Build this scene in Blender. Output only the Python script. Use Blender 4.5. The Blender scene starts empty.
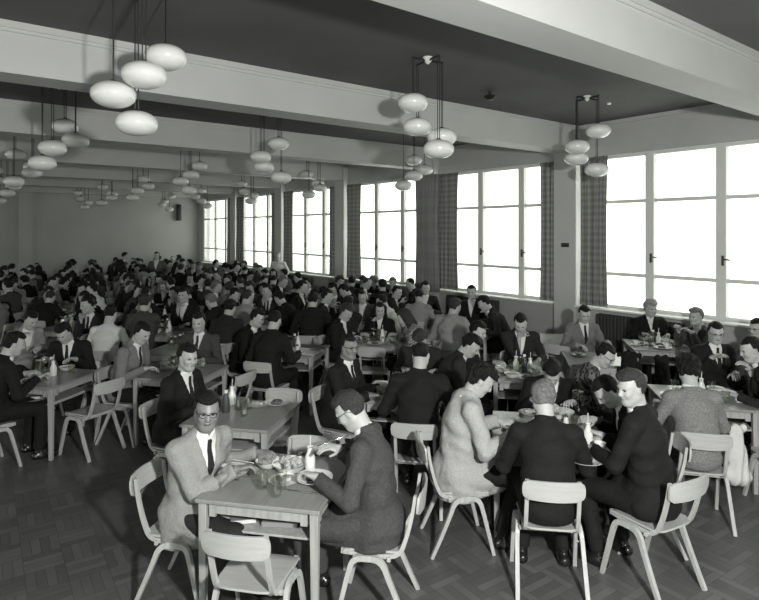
import bpy, bmesh, math, random
import numpy as np
from mathutils import Vector, Matrix
random.seed(11)
C = bpy.context.scene.collection
PI = math.pi
R = math.radians
TINT = (0.99, 1.0, 0.968)

# ------------------------------------------------------------------ camera frame
F = 583.0; CX = 379.5; HY = 231.0; CAMH = 2.3
YAW = 37.36
FW = (math.sin(R(YAW)), math.cos(R(YAW)))
RT = (math.cos(R(YAW)), -math.sin(R(YAW)))
def W(x, z):                     # metres right of / ahead of the tripod -> room plan
    return (RT[0]*x + FW[0]*z, RT[1]*x + FW[1]*z)
def heading(az):                 # degrees clockwise from 'straight away' -> z rotation
    return -R(az + YAW)
cam = bpy.data.cameras.new('camera'); co = bpy.data.objects.new('camera', cam); C.objects.link(co)
co.location = (0, 0, CAMH); co.rotation_euler = (PI/2, 0, -R(YAW))
cam.sensor_width = 36; cam.lens = 36*F/759; cam.shift_y = -(300-HY)/759
bpy.context.scene.camera = co

# ------------------------------------------------------------------ materials
def G(v): return (v*TINT[0], v*TINT[1], v*TINT[2], 1)
MATS = {}
def mat(name, v, rough=0.6, spec=0.5, noise=0.0, nscale=20, bump=0.0, bscale=60, coat=0.0):
    if name in MATS: return MATS[name]
    m = bpy.data.materials.new(name); m.use_nodes = True
    nt = m.node_tree; b = nt.nodes['Principled BSDF']
    b.inputs['Base Color'].default_value = G(v)
    b.inputs['Roughness'].default_value = rough
    b.inputs['Specular IOR Level'].default_value = spec
    b.inputs['Coat Weight'].default_value = coat
    tc = nt.nodes.new('ShaderNodeTexCoord')
    if noise > 0:
        n = nt.nodes.new('ShaderNodeTexNoise'); n.inputs['Scale'].default_value = nscale; n.inputs['Detail'].default_value = 4
        r = nt.nodes.new('ShaderNodeValToRGB')
        r.color_ramp.elements[0].color = G(v*(1-noise)); r.color_ramp.elements[1].color = G(v*(1+noise))
        r.color_ramp.elements[0].position = .3; r.color_ramp.elements[1].position = .7
        nt.links.new(tc.outputs['Object'], n.inputs['Vector']); nt.links.new(n.outputs['Fac'], r.inputs['Fac'])
        nt.links.new(r.outputs['Color'], b.inputs['Base Color'])
    if bump > 0:
        n2 = nt.nodes.new('ShaderNodeTexNoise'); n2.inputs['Scale'].default_value = bscale; n2.inputs['Detail'].default_value = 3
        bp = nt.nodes.new('ShaderNodeBump'); bp.inputs['Strength'].default_value = bump; bp.inputs['Distance'].default_value = .02
        nt.links.new(tc.outputs['Object'], n2.inputs['Vector']); nt.links.new(n2.outputs['Fac'], bp.inputs['Height'])
        nt.links.new(bp.outputs['Normal'], b.inputs['Normal'])
    MATS[name] = m
    return m
def wood(name, v, rough=.4, axis=0, coat=0.0, contrast=.25):
    if name in MATS: return MATS[name]
    m = mat(name, v, rough, coat=coat); nt = m.node_tree; b = nt.nodes['Principled BSDF']
    tc = nt.nodes.new('ShaderNodeTexCoord'); mp = nt.nodes.new('ShaderNodeMapping')
    sc = [30, 30, 30]; sc[axis] = 2.0; mp.inputs['Scale'].default_value = sc
    n = nt.nodes.new('ShaderNodeTexNoise'); n.inputs['Scale'].default_value = 1.3; n.inputs['Detail'].default_value = 5
    r = nt.nodes.new('ShaderNodeValToRGB')
    r.color_ramp.elements[0].color = G(v*(1-contrast)); r.color_ramp.elements[1].color = G(v*(1+contrast))
    r.color_ramp.elements[0].position = .3; r.color_ramp.elements[1].position = .7
    nt.links.new(tc.outputs['Object'], mp.inputs['Vector']); nt.links.new(mp.outputs[0], n.inputs['Vector'])
    nt.links.new(n.outputs['Fac'], r.inputs['Fac']); nt.links.new(r.outputs['Color'], b.inputs['Base Color'])
    return m
def thin_glass(name, tr=.9, rough=.03, refl=.05):
    if name in MATS: return MATS[name]
    m = bpy.data.materials.new(name); m.use_nodes = True; nt = m.node_tree; nt.nodes.clear()
    o = nt.nodes.new('ShaderNodeOutputMaterial'); mx = nt.nodes.new('ShaderNodeMixShader')
    t = nt.nodes.new('ShaderNodeBsdfTransparent'); t.inputs['Color'].default_value = G(tr)
    g = nt.nodes.new('ShaderNodeBsdfGlossy'); g.inputs['Roughness'].default_value = rough
    lw = nt.nodes.new('ShaderNodeLayerWeight'); lw.inputs['Blend'].default_value = .5
    pw = nt.nodes.new('ShaderNodeMath'); pw.operation = 'POWER'; pw.inputs[1].default_value = 4
    ml = nt.nodes.new('ShaderNodeMath'); ml.operation = 'MULTIPLY_ADD'; ml.inputs[1].default_value = .5; ml.inputs[2].default_value = refl
    nt.links.new(lw.outputs['Facing'], pw.inputs[0]); nt.links.new(pw.outputs[0], ml.inputs[0]); nt.links.new(ml.outputs[0], mx.inputs['Fac']); nt.links.new(t.outputs[0], mx.inputs[1])
    nt.links.new(g.outputs[0], mx.inputs[2]); nt.links.new(mx.outputs[0], o.inputs['Surface'])
    MATS[name] = m; return m

# ------------------------------------------------------------------ objects
def tag(o, label=None, cat=None, group=None, kind=None):
    if label: o['label'] = label
    if cat: o['category'] = cat
    if group: o['group'] = group
    if kind: o['kind'] = kind
    return o
def empty(name, loc=(0, 0, 0), rz=0, label=None, cat=None, group=None, kind=None):
    o = bpy.data.objects.new(name, None); C.objects.link(o)
    o.empty_display_size = .1
    o.location = loc; o.rotation_euler = (0, 0, rz)
    return tag(o, label, cat, group, kind)
def link(name, me, m, parent=None):
    o = bpy.data.objects.new(name, me)
    for x in (m if isinstance(m, (list, tuple)) else [m]): me.materials.append(x)
    C.objects.link(o)
    if parent is not None: o.parent = parent
    return o
def build(name, bm, m, parent=None, smooth=True):
    me = bpy.data.meshes.new(name)
    bmesh.ops.recalc_face_normals(bm, faces=bm.faces[:])
    bm.to_mesh(me); bm.free()
    if smooth:
        me.polygons.foreach_set('use_smooth', [True]*len(me.polygons))
        try: me.set_sharp_from_angle(angle=R(35))
        except Exception: pass
    return link(name, me, m, parent)
KIDS = {}
def copy_tree(o, parent=None):
    c = o.copy(); C.objects.link(c)
    if parent is not None: c.parent = parent
    if o.name in KIDS: KIDS[c.name] = [copy_tree(ch, c) for ch in KIDS[o.name]]
    return c
def remember(o):                 # children of a finished prototype, noted once
    k = list(o.children)
    if k: KIDS[o.name] = k
    for x in k: remember(x)
def place(o, x, y, z=0, rz=0, label=None, group=None, cat=None):
    o.location = (x, y, z); o.rotation_euler = (0, 0, rz)
    return tag(o, label, cat, group)
USED = set()
def inst(proto, *a, **k):        # the first time the prototype itself, then copies
    if proto.name in USED: o = copy_tree(proto)
    else: USED.add(proto.name); remember(proto); o = proto
    return place(o, *a, **k)

def box(bm, c, s, rz=0, bev=0.0, rot=None):
    r = bmesh.ops.create_cube(bm, size=1)
    vs = r['verts']
    M = Matrix.Translation(c) @ (rot if rot is not None else Matrix.Rotation(rz, 4, 'Z')) @ Matrix.Diagonal((*s, 1))
    bmesh.ops.transform(bm, matrix=M, verts=vs)
    if bev > 0:
        es = list({e for v in vs for e in v.link_edges})
        bmesh.ops.bevel(bm, geom=es, offset=bev, segments=2, affect='EDGES', profile=.5)
def lathe(bm, prof, seg=20, c=(0, 0, 0), M=None):
    rings = []
    for r_, z in prof:
        if r_ < 1e-5: rings.append([bm.verts.new((0, 0, z))])
        else: rings.append([bm.verts.new((r_*math.cos(2*PI*i/seg), r_*math.sin(2*PI*i/seg), z)) for i in range(seg)])
    for a, b in zip(rings, rings[1:]):
        for i in range(seg):
            j = (i+1) % seg
            if len(a) == 1 and len(b) == 1: continue
            if len(a) == 1: bm.faces.new((a[0], b[i], b[j]))
            elif len(b) == 1: bm.faces.new((a[i], a[j], b[0]))
            else: bm.faces.new((a[i], a[j], b[j], b[i]))
    vs = [v for r_ in rings for v in r_]
    T = Matrix.Translation(c) @ (M if M is not None else Matrix.Identity(4))
    bmesh.ops.transform(bm, matrix=T, verts=vs)
def tube(bm, pts, r, seg=8, closed=False, cap=True):
    pts = [Vector(p) for p in pts]; n = len(pts); rings = []
    rr = r if isinstance(r, (list, tuple)) else [r]*n
    up = Vector((0, 0, 1))
    for i, p in enumerate(pts):
        a = pts[(i-1) % n] if (closed or i > 0) else p
        b = pts[(i+1) % n] if (closed or i < n-1) else p
        t = (b-a).normalized()
        u = up if abs(t.dot(up)) < .95 else Vector((0, 1, 0))
        s = t.cross(u).normalized(); w = s.cross(t).normalized()
        rings.append([bm.verts.new(p + rr[i]*(s*math.cos(2*PI*k/seg)+w*math.sin(2*PI*k/seg))) for k in range(seg)])
    m = n if closed else n-1
    for i in range(m):
        a, b = rings[i], rings[(i+1) % n]
        for k in range(seg):
            j = (k+1) % seg; bm.faces.new((a[k], a[j], b[j], b[k]))
    if cap and not closed:
        bm.faces.new(rings[0][::-1]); bm.faces.new(rings[-1])
def sweep_yz(bm, pts, w, t, x=0, xs=None):
    """a flat lath swept along a path in the y-z plane (x = its middle, or per point)"""
    n = len(pts); rings = []
    for i, (y, z) in enumerate(pts):
        a = pts[max(0, i-1)]; b = pts[min(n-1, i+1)]
        ty, tz = b[0]-a[0], b[1]-a[1]; L = math.hypot(ty, tz); ny, nz = -tz/L, ty/L
        xx = xs[i] if xs else x
        tt = t[i] if isinstance(t, (list, tuple)) else t
        rings.append([bm.verts.new((xx+sx*w/2, y+sn*ny*tt/2, z+sn*nz*tt/2)) for sx, sn in ((-1, -1), (1, -1), (1, 1), (-1, 1))])
    for a, b in zip(rings, rings[1:]):
        for k in range(4):
            j = (k+1) % 4; bm.faces.new((a[k], a[j], b[j], b[k]))
    bm.faces.new(rings[0][::-1]); bm.faces.new(rings[-1])
def smooth_path(pts, n=4):
    out = []
    P = [pts[0]]+list(pts)+[pts[-1]]
    for i in range(1, len(P)-2):
        p0, p1, p2, p3 = P[i-1:i+3]
        for k in range(n):
            t = k/n
            out.append(tuple(.5*((2*p1[j])+(-p0[j]+p2[j])*t+(2*p0[j]-5*p1[j]+4*p2[j]-p3[j])*t*t+(-p0[j]+3*p1[j]-3*p2[j]+p3[j])*t**3) for j in range(len(p1))))
    out.append(tuple(pts[-1])); return out

# ------------------------------------------------------------------ soft volumes -> one smooth skin
class Vol:
    def __init__(s, lo, hi, h):
        s.h = h; s.lo = np.array(lo, float)-3*h
        s.n = np.ceil((np.array(hi, float)+3*h-s.lo)/h).astype(int)+1
        s.d = np.full(s.n, .25, np.float32)
        s.ax = [(s.lo[i]+h*np.arange(s.n[i])).astype(np.float32) for i in range(3)]
    def reg(s, lo, hi):
        i0 = np.clip(np.floor((np.array(lo)-s.lo)/s.h).astype(int), 0, s.n-1)
        i1 = np.clip(np.ceil((np.array(hi)-s.lo)/s.h).astype(int)+1, 1, s.n)
        i1 = np.maximum(i1, i0+1)
        sl = tuple(slice(a, b) for a, b in zip(i0, i1))
        return sl, (s.ax[0][sl[0]][:, None, None], s.ax[1][sl[1]][None, :, None], s.ax[2][sl[2]][None, None, :])
    def merge(s, sl, d, k):
        a = s.d[sl]
        if k > 0:
            hh = np.maximum(k-np.abs(a-d), 0)/k
            s.d[sl] = np.minimum(a, d)-hh*hh*k*.25
        else: s.d[sl] = np.minimum(a, d)
    def cut(s, d, sl=None, k=0):
        if sl is None: sl = (slice(None),)*3
        a = s.d[sl]; s.d[sl] = np.maximum(a, d)
    def cone(s, a, b, ra, rb, k=.02, e=1.0, w=None, capb=False, cape=0.0, capa=False):
        a = np.array(a, np.float32); b = np.array(b, np.float32)
        m = max(ra, rb)*max(e, 1)+k+2*s.h
        sl, (X, Y, Z) = s.reg(np.minimum(a, b)-m, np.maximum(a, b)+m)
        ba = b-a; L2 = float(ba@ba)+1e-9
        px, py, pz = X-a[0], Y-a[1], Z-a[2]
        tt = (px*ba[0]+py*ba[1]+pz*ba[2])/L2
        t = np.clip(tt, 0, 1)
        qx, qy, qz = px-t*ba[0], py-t*ba[1], pz-t*ba[2]
        if e != 1.0:
            qw = (qx*w[0]+qy*w[1]+qz*w[2])*(1-1/e)
            qx, qy, qz = qx-qw*w[0], qy-qw*w[1], qz-qw*w[2]
        d = np.sqrt(qx*qx+qy*qy+qz*qz)-(ra+(rb-ra)*t)
        if capb: d = np.maximum(d, (tt-1)*math.sqrt(L2)-cape)
        if capa: d = np.maximum(d, -tt*math.sqrt(L2)-cape)
        s.merge(sl, d, k)
    def ell(s, c, r, M=None, k=.02, sub=False):
        c = np.array(c, float); m = max(r)+k+2*s.h
        sl, (X, Y, Z) = s.reg(c-m, c+m)
        x, y, z = X-c[0], Y-c[1], Z-c[2]
        if M is not None:
            x, y, z = (M[0, 0]*x+M[1, 0]*y+M[2, 0]*z, M[0, 1]*x+M[1, 1]*y+M[2, 1]*z, M[0, 2]*x+M[1, 2]*y+M[2, 2]*z)
        x, y, z = x/r[0], y/r[1], z/r[2]
        k0 = np.sqrt(x*x+y*y+z*z)+1e-6
        k1 = np.sqrt((x/r[0])**2+(y/r[1])**2+(z/r[2])**2)+1e-6
        d = k0*(k0-1)/k1
        if sub:
            a = s.d[sl]; hh = np.maximum(k-np.abs(a+d), 0)/k
            s.d[sl] = np.maximum(a, -d)+hh*hh*k*.25
        else: s.merge(sl, d, k)
    def mesh(s):
        d = s.d; I = d < 0
        c = sum(I[i:I.shape[0]-1+i, j:I.shape[1]-1+j, k:I.shape[2]-1+k].astype(np.int8) for i in (0, 1) for j in (0, 1) for k in (0, 1))
        act = (c > 0) & (c < 8)
        ijk = np.argwhere(act); idx = np.full(act.shape, -1, np.int64); idx[act] = np.arange(len(ijk))
        acc = np.zeros((len(ijk), 3)); cnt = np.zeros(len(ijk))
        cs = [(i, j, k) for i in (0, 1) for j in (0, 1) for k in (0, 1)]
        for a in cs:
            for ax in range(3):
                if a[ax]: continue
                b = list(a); b[ax] = 1
                da = d[ijk[:, 0]+a[0], ijk[:, 1]+a[1], ijk[:, 2]+a[2]]; db = d[ijk[:, 0]+b[0], ijk[:, 1]+b[1], ijk[:, 2]+b[2]]
                m = (da < 0) != (db < 0); t = np.where(m, da/np.where(m, da-db, 1), 0)
                p = np.array(a, float)[None, :].repeat(len(ijk), 0); p[:, ax] += t
                acc += p*m[:, None]; cnt += m
        V = s.lo+s.h*(ijk+acc/np.maximum(cnt, 1)[:, None])
        Q = []
        for ax in range(3):
            u, v = (ax+1) % 3, (ax+2) % 3
            s0 = [slice(None)]*3; s1 = [slice(None)]*3
            s0[ax] = slice(0, -1); s1[ax] = slice(1, None)
            for q in (u, v): s0[q] = slice(1, -1); s1[q] = slice(1, -1)
            A = I[tuple(s0)]; B = I[tuple(s1)]; m = np.argwhere(A != B); fl = A[tuple(m.T)]
            base = m.copy(); base[:, u] += 1; base[:, v] += 1
            def g(du, dv):
                q = base.copy(); q[:, u] += du; q[:, v] += dv
                return idx[q[:, 0], q[:, 1], q[:, 2]]
            q = np.stack([g(-1, -1), g(0, -1), g(0, 0), g(-1, 0)], 1)
            q[~fl] = q[~fl][:, ::-1]
            Q.append(q)
        return V, np.concatenate(Q) if Q else np.zeros((0, 4), int)
def np_mesh(name, V, Q, mi=None):
    me = bpy.data.meshes.new(name)
    me.vertices.add(len(V)); me.vertices.foreach_set('co', np.asarray(V, np.float32).ravel())
    me.loops.add(len(Q)*4); me.loops.foreach_set('vertex_index', np.asarray(Q, np.int32).ravel())
    me.polygons.add(len(Q)); me.polygons.foreach_set('loop_start', np.arange(0, len(Q)*4, 4, dtype=np.int32))
    if mi is not None: me.polygons.foreach_set('material_index', np.asarray(mi, np.int32))
    me.polygons.foreach_set('use_smooth', np.ones(len(Q), bool))
    me.update(calc_edges=True)
    return me
# ------------------------------------------------------------------ people
def rx(a): c, s = math.cos(a), math.sin(a); return np.array([[1, 0, 0], [0, c, -s], [0, s, c]])
def ry(a): c, s = math.cos(a), math.sin(a); return np.array([[c, 0, s], [0, 1, 0], [-s, 0, c]])
def rz_(a): c, s = math.cos(a), math.sin(a); return np.array([[c, -s, 0], [s, c, 0], [0, 0, 1]])
def V3(*a): return np.array(a, float)
def nrm(v): return v/(np.linalg.norm(v)+1e-9)
def ik(S, T, l1, l2, pole):
    d = T-S; L = min(np.linalg.norm(d), (l1+l2)*.985); dn = nrm(d)
    a = (l1*l1-l2*l2+L*L)/(2*L); h = math.sqrt(max(l1*l1-a*a, 0))
    p = pole-dn*(pole@dn); p = nrm(p)
    return S+dn*a+p*h, S+dn*L
HANDS = dict(
    eat=((.17, .37, .83), (-.17, .37, .82)), rest=((.15, .36, .79), (-.16, .34, .79)),
    mouth=((.06, .24, 1.0), (-.17, .34, .79)), drink=((.03, .22, 1.04), (-.18, .32, .79)),
    lap=((.13, .24, .66), (-.13, .24, .66)), wide=((.27, .33, .80), (-.22, .33, .80)),
    chin=((.10, .20, .95), (-.10, .28, .80)), side=((.23, .02, .85), (-.23, .02, .85)),
    reach=((.10, .46, .84), (-.22, .30, .79)))
def skeleton(p):
    k = {}
    st = p.get('stand', False); tl = p.get('tl', 1.0)
    lean = R(p.get('lean', 15)); tw = R(p.get('twist', 0)); sd = R(p.get('side', 0))
    P = V3(0, 0, .93 if st else .555)
    R1 = rz_(tw*.4) @ ry(sd*.6) @ rx(-lean*.30); R2 = rz_(tw) @ ry(sd) @ rx(-lean*1.15)
    k['P'] = P; k['R1'] = R1; k['R2'] = R2
    k['Wa'] = P+R1@V3(0, 0, .16*tl); k['Ch'] = k['Wa']+R2@V3(0, 0, .17*tl); k['N'] = k['Ch']+R2@V3(0, 0, .165*tl)
    k['X'] = R2@V3(1, 0, 0)
    sw = p.get('sw', .172)
    for s in (1, -1): k['S', s] = k['N']+R2@V3(s*sw, 0, -.070)
    Rh = rz_(R(p.get('hy', 0))) @ rx(-R(p.get('hp', 15))) @ ry(R(p.get('hr', 0)))
    k['Rh'] = Rh; k['nk'] = k['N']+R2@V3(0, .005, .045)
    k['H'] = k['nk']+Rh@V3(0, .022, .105)
    hd = p.get('hands', 'eat')
    if isinstance(hd, str): hd = HANDS[hd]
    for s, T in ((1, hd[0]), (-1, hd[1])):
        T = np.array(T, float)
        if st: T[2] += 0.0
        pole = V3(s*.55, -.45, -1.0)
        k['E', s], k['Hd', s] = ik(k['S', s], T, .285, .265, pole)
    for s in (1, -1):
        hip = P+V3(s*.09, 0, -.02)
        if st: kn = V3(s*.10, .03, .50); an = V3(s*.11, -.01, .09)
        else:
            kn = V3(s*p.get('kw', .13), .43, .51); an = V3(s*(p.get('kw', .13)+.01), .40-p.get('tuck', 0), .085)
        k['hip', s] = hip; k['kn', s] = kn; k['an', s] = an
    return k
def hand(v, k, s, p, scale=1.0):
    Wp = k['Hd', s]; fd = nrm(Wp-k['E', s])
    dr = nrm(fd+V3(-s*.35, .5, -.25))
    up = nrm(V3(-s*.35, 0, 1)-dr*(V3(-s*.35, 0, 1)@dr)); ac = np.cross(dr, up)   # ac: across the palm
    ac = ac if ac@V3(s, 0, 0) > 0 else -ac                                       # points to the little finger side
    pc = Wp+dr*.045
    v.cone(Wp-fd*.02, Wp+dr*.02, .024, .022, .01)
    M = np.stack([ac, dr, up], 1)
    v.ell(Wp+dr*.05, (.042*scale, .052*scale, .017*scale), M, .012)
    cu = R(p.get('curl', 34))
    for i, L in enumerate((.074, .082, .076, .060)):
        b = Wp+dr*.085+ac*(-.031+.0205*i); d = dr.copy(); u = up.copy(); r_ = .0088
        ang = cu*(.7+.1*i)
        for j, f in enumerate((.45, .32, .25)):
            c_, s_ = math.cos(ang), math.sin(ang)
            d2 = d*c_-u*s_; u = u*c_+d*s_; d = d2
            e = b+d*L*f*scale
            v.cone(b, e, r_, r_*.9, .004); b = e; r_ *= .92
    b = Wp+dr*.022-ac*.030; d = nrm(dr*.75-ac*.75-up*.25); r_ = .0105
    for f in (.034, .030, .022):
        e = b+d*f; v.cone(b, e, r_, r_*.9, .006); b = e; d = nrm(d+dr*.45-up*.12); r_ *= .9
def T_(k, p, x, y, z): return k['H']+k['Rh']@(V3(x, y, z)*.885)
def headvol(k, h, female=False, p={}):
    H, M = k['H'], k['Rh']
    v = Vol(H-.17, H+.17, h); T = lambda x, y, z: T_(k, p, x, y, z)
    q = .885
    E = lambda c, r, kk=.02, **a: v.ell(T(*c), tuple(x*q for x in r), M, kk, **a)
    E((0, -.012, .034), (.077, .098, .092))
    E((0, .028, -.018), (.064, .070, .088), .03)
    E((0, .058, -.088), (.030, .030, .026), .035)
    for s in (1, -1):
        v.cone(T(s*.052, .0, -.055), T(s*.018, .06, -.098), .022, .018, .03)       # jaw
        E((s*.038, .066, -.022), (.022, .022, .026), .02)                           # cheek
        E((s*.031, .098, .013), (.017, .016, .012), .012, sub=True)                 # socket
        E((s*.031, .078, .012), (.0135, .0135, .0125), .004)                        # eyeball
        v.cone(T(s*.012, .088, .032), T(s*.046, .080, .031), .007, .006, .012)      # brow
        E((s*.077, -.004, -.004), (.009, .020, .032), .006)                         # ear
        E((s*.011, .100, -.026), (.008, .010, .008), .006)
    v.cone(T(0, .088, .020), T(0, .108, -.020), .0075, .0115, .012)                 # nose
    E((0, .092, -.050), (.022, .010, .0065), .006); E((0, .090, -.061), (.018, .010, .007), .005)
    v.cone(T(0, -.025, -.05), k['N']-k['R2']@V3(0, 0, .03), .055, .062, .025)
    return v
def body(k, q, p):
    """one continuous figure: trunk and limbs on a coarse grid, head and hands on fine ones"""
    parts = []
    v = Vol((-.45, -.35, 0), (.45, .85, 1.45 if not p.get('stand') else 1.75), q['body'])
    X = k['X']
    v.cone(k['P']+V3(0, 0, -.0), k['Wa'], .105, .095, .05, 1.3, V3(1, 0, 0)); v.cone(k['Wa'], k['Ch'], .095, .11, .05, 1.3, X)
    v.cone(k['Ch'], k['N']-k['R2']@V3(0, 0, .04), .11, .06, .05, 1.25, X)
    for s in (1, -1):
        v.cone(k['S', s], k['E', s], .045, .038, .03); v.cone(k['E', s], k['Hd', s], .037, .025, .02)
        v.cone(k['N']-k['R2']@V3(0, 0, .05), k['S', s], .05, .045, .03)
        v.cone(k['hip', s], k['kn', s], .075, .052, .03); v.cone(k['kn', s], k['an', s], .050, .035, .02)
        v.cone(k['an', s]-V3(0, .02, .03), k['an', s]+V3(0, .12, -.05), .03, .022, .02)
    v.cone(k['N'], k['H']-k['Rh']@V3(0, .02, .05), .055, .052, .03)
    parts.append(v.mesh())
    parts.append(headvol(k, q['head'], p=p).mesh())
    for s in (1, -1):
        c = k['Hd', s]; hv = Vol(c-.2, c+.2, q['hand']); hand(hv, k, s, p)
        hv.cone(k['Hd', s]-nrm(k['Hd', s]-k['E', s])*.1, k['Hd', s], .031, .024, .01); parts.append(hv.mesh())
    Vs, Qs, n = [], [], 0
    for a, b in parts: Vs.append(a); Qs.append(b+n); n += len(a)
    Vv = np.concatenate(Vs); Q = np.concatenate(Qs)
    c = Vv[Q].mean(1); l = (c-k['H'])@k['Rh']/.885
    mi = np.zeros(len(Q), int)
    eye = ((np.abs(np.abs(l[:, 0])-.031)/.0145)**2+((l[:, 2]-.013)/.0075)**2 < 1) & (l[:, 1] > .06)
    lip = ((l[:, 0]/.026)**2+((l[:, 2]+.055)/.0075)**2 < 1) & (l[:, 1] > .07)
    mi[eye] = 1; mi[lip] = 2
    return Vv, Q, mi
def hair(k, q, style, p):
    H, M = k['H'], k['Rh']; f = .885
    ln = style == 'long'
    v = Vol(H-(.30 if ln else .17), H+.17, q['head'])
    E = lambda c, r, kk=.02: v.ell(T_(k, p, *c), tuple(x*f for x in r), M, kk)
    t = dict(short=.013, side=.018, curly=.024, long=.018, crop=.005, bald=.005, full=.020)[style]
    E((0, -.017, .036), (.077+t, .098+t*.8, .092+t))
    if style in ('side', 'full'): E((.015, .018, .098), (.068, .072, .036), .03)
    if style == 'curly': E((0, .0, .085), (.09, .10, .06), .03); E((0, -.05, 0), (.088, .07, .08), .03)
    if ln:
        for s in (1, -1): v.cone(T_(k, p, s*.075, -.02, .03), T_(k, p, s*.085, -.015, -.15), .038, .040, .04)
        v.cone(T_(k, p, 0, -.08, .03), T_(k, p, 0, -.085, -.16), .06, .055, .04)
    sl = (slice(None),)*3
    X, Y, Z = v.ax[0][:, None, None]-H[0], v.ax[1][None, :, None]-H[1], v.ax[2][None, None, :]-H[2]
    lx = (M[0, 0]*X+M[1, 0]*Y+M[2, 0]*Z)/f; ly = (M[0, 1]*X+M[1, 1]*Y+M[2, 1]*Z)/f; lz = (M[0, 2]*X+M[1, 2]*Y+M[2, 2]*Z)/f
    am = dict(short=.003, side=.003, curly=.011, long=.004, crop=.0015, bald=.001, full=.005)[style]
    fr = 60 if style == 'curly' else 34
    if am > 0: v.d += am*(np.sin(lx*fr+3*np.sin(lz*25))*np.sin(ly*fr*.8+1+2*np.sin(lx*21))+.6*np.sin(ly*fr*1.7+lz*fr)*np.sin(lx*fr*1.9))
    back = ly-(.012 if style != 'long' else .03); hl = dict(bald=.115, crop=.080, curly=.070).get(style, .070)
    top = (hl-lz)+.35*np.maximum(0, .02-ly)+.009*(lx/.06)**2
    if style == 'bald': top = np.maximum(top, 0*top+1); back = ly+.01+(lz-.06)*.8
    keep = np.minimum(back, top)
    def smax(a, b, r=.016): return np.maximum(a, b)+np.maximum(r-np.abs(a-b), 0)**2/(4*r)
    # ears stay clear, sideburns reach the ear
    nape = (-.075 if not ln else -.2)-lz
    side = -(np.maximum(np.maximum(.045-np.abs(lx), ly-.02), np.maximum(-.03-ly, lz-.022)))  # notch around each ear
    v.d[:] = smax(smax(v.d, keep, .026), nape)
    if not ln:
        notch = np.maximum(np.maximum(.05-np.abs(lx), np.abs(ly+.004)-.028), lz-.02)
        v.d[:] = smax(v.d, -notch, .010)
    for s in (1, -1):
        v.cone(T_(k, p, s*.014, .092, .031), T_(k, p, s*.044, .087, .034), .0048, .0035, .001)
    return v.mesh()
def trunk(v, k, o, hem=True, sleeves=True, cuff=0.0, p={}):
    X = k['X']; R1, R2 = k['R1'], k['R2']; fm = p.get('female', False)
    bt = k['P']+V3(0, -.015, -.02)
    v.cone(bt, k['Wa'], .125+o, .108+o, .05, 1.28, V3(1, 0, 0))
    v.cone(k['Wa'], k['Ch']+R2@V3(0, .0, -.01), .108+o, .122+o, .05, 1.30, X)
    v.cone(k['Ch'], k['N']-R2@V3(0, .01, .07), .120+o, .078+o, .05, 1.3, X)
    v.cone(k['N']-R2@V3(0, .0, .05), k['N']+R2@V3(0, 0, .0), .070+o, .052+o, .03)
    for s in (1, -1):
        v.cone(k['N']-R2@V3(0, .005, .045), k['S', s]-R2@V3(0, 0, .004), .050+o, .046+o, .035)
        if sleeves:
            dl = nrm(k['Hd', s]-k['E', s])
            v.cone(k['S', s], k['E', s], .047+o, .040+o, .03)
            v.cone(k['E', s], k['Hd', s]-dl*(.005+cuff), .040+o, .030+o, .015, capb=True, cape=.004)
def wrinkle(v, k, amp, seed=0):
    X, Y, Z = v.ax[0][:, None, None], v.ax[1][None, :, None], v.ax[2][None, None, :]
    a = seed*1.7
    v.d += amp*(np.sin(X*23+a+4*np.sin(Z*9+a))*np.sin(Z*31+2*np.sin(Y*13+a))+.7*np.sin(Y*27+Z*19+3*np.sin(X*11+a)))
def local(v, k):
    N, M = k['N'], k['R2']
    X, Y, Z = v.ax[0][:, None, None]-N[0], v.ax[1][None, :, None]-N[1], v.ax[2][None, None, :]-N[2]
    return (M[0, 0]*X+M[1, 0]*Y+M[2, 0]*Z, M[0, 1]*X+M[1, 1]*Y+M[2, 1]*Z, M[0, 2]*X+M[1, 2]*Y+M[2, 2]*Z)
QH = dict(head=.0055, hand=.0055, body=.014, cloth=.009)
QM = dict(head=.0075, hand=.0075, body=.018, cloth=.013)
QF = dict(head=.0105, hand=.012, body=.026, cloth=.018)
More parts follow.
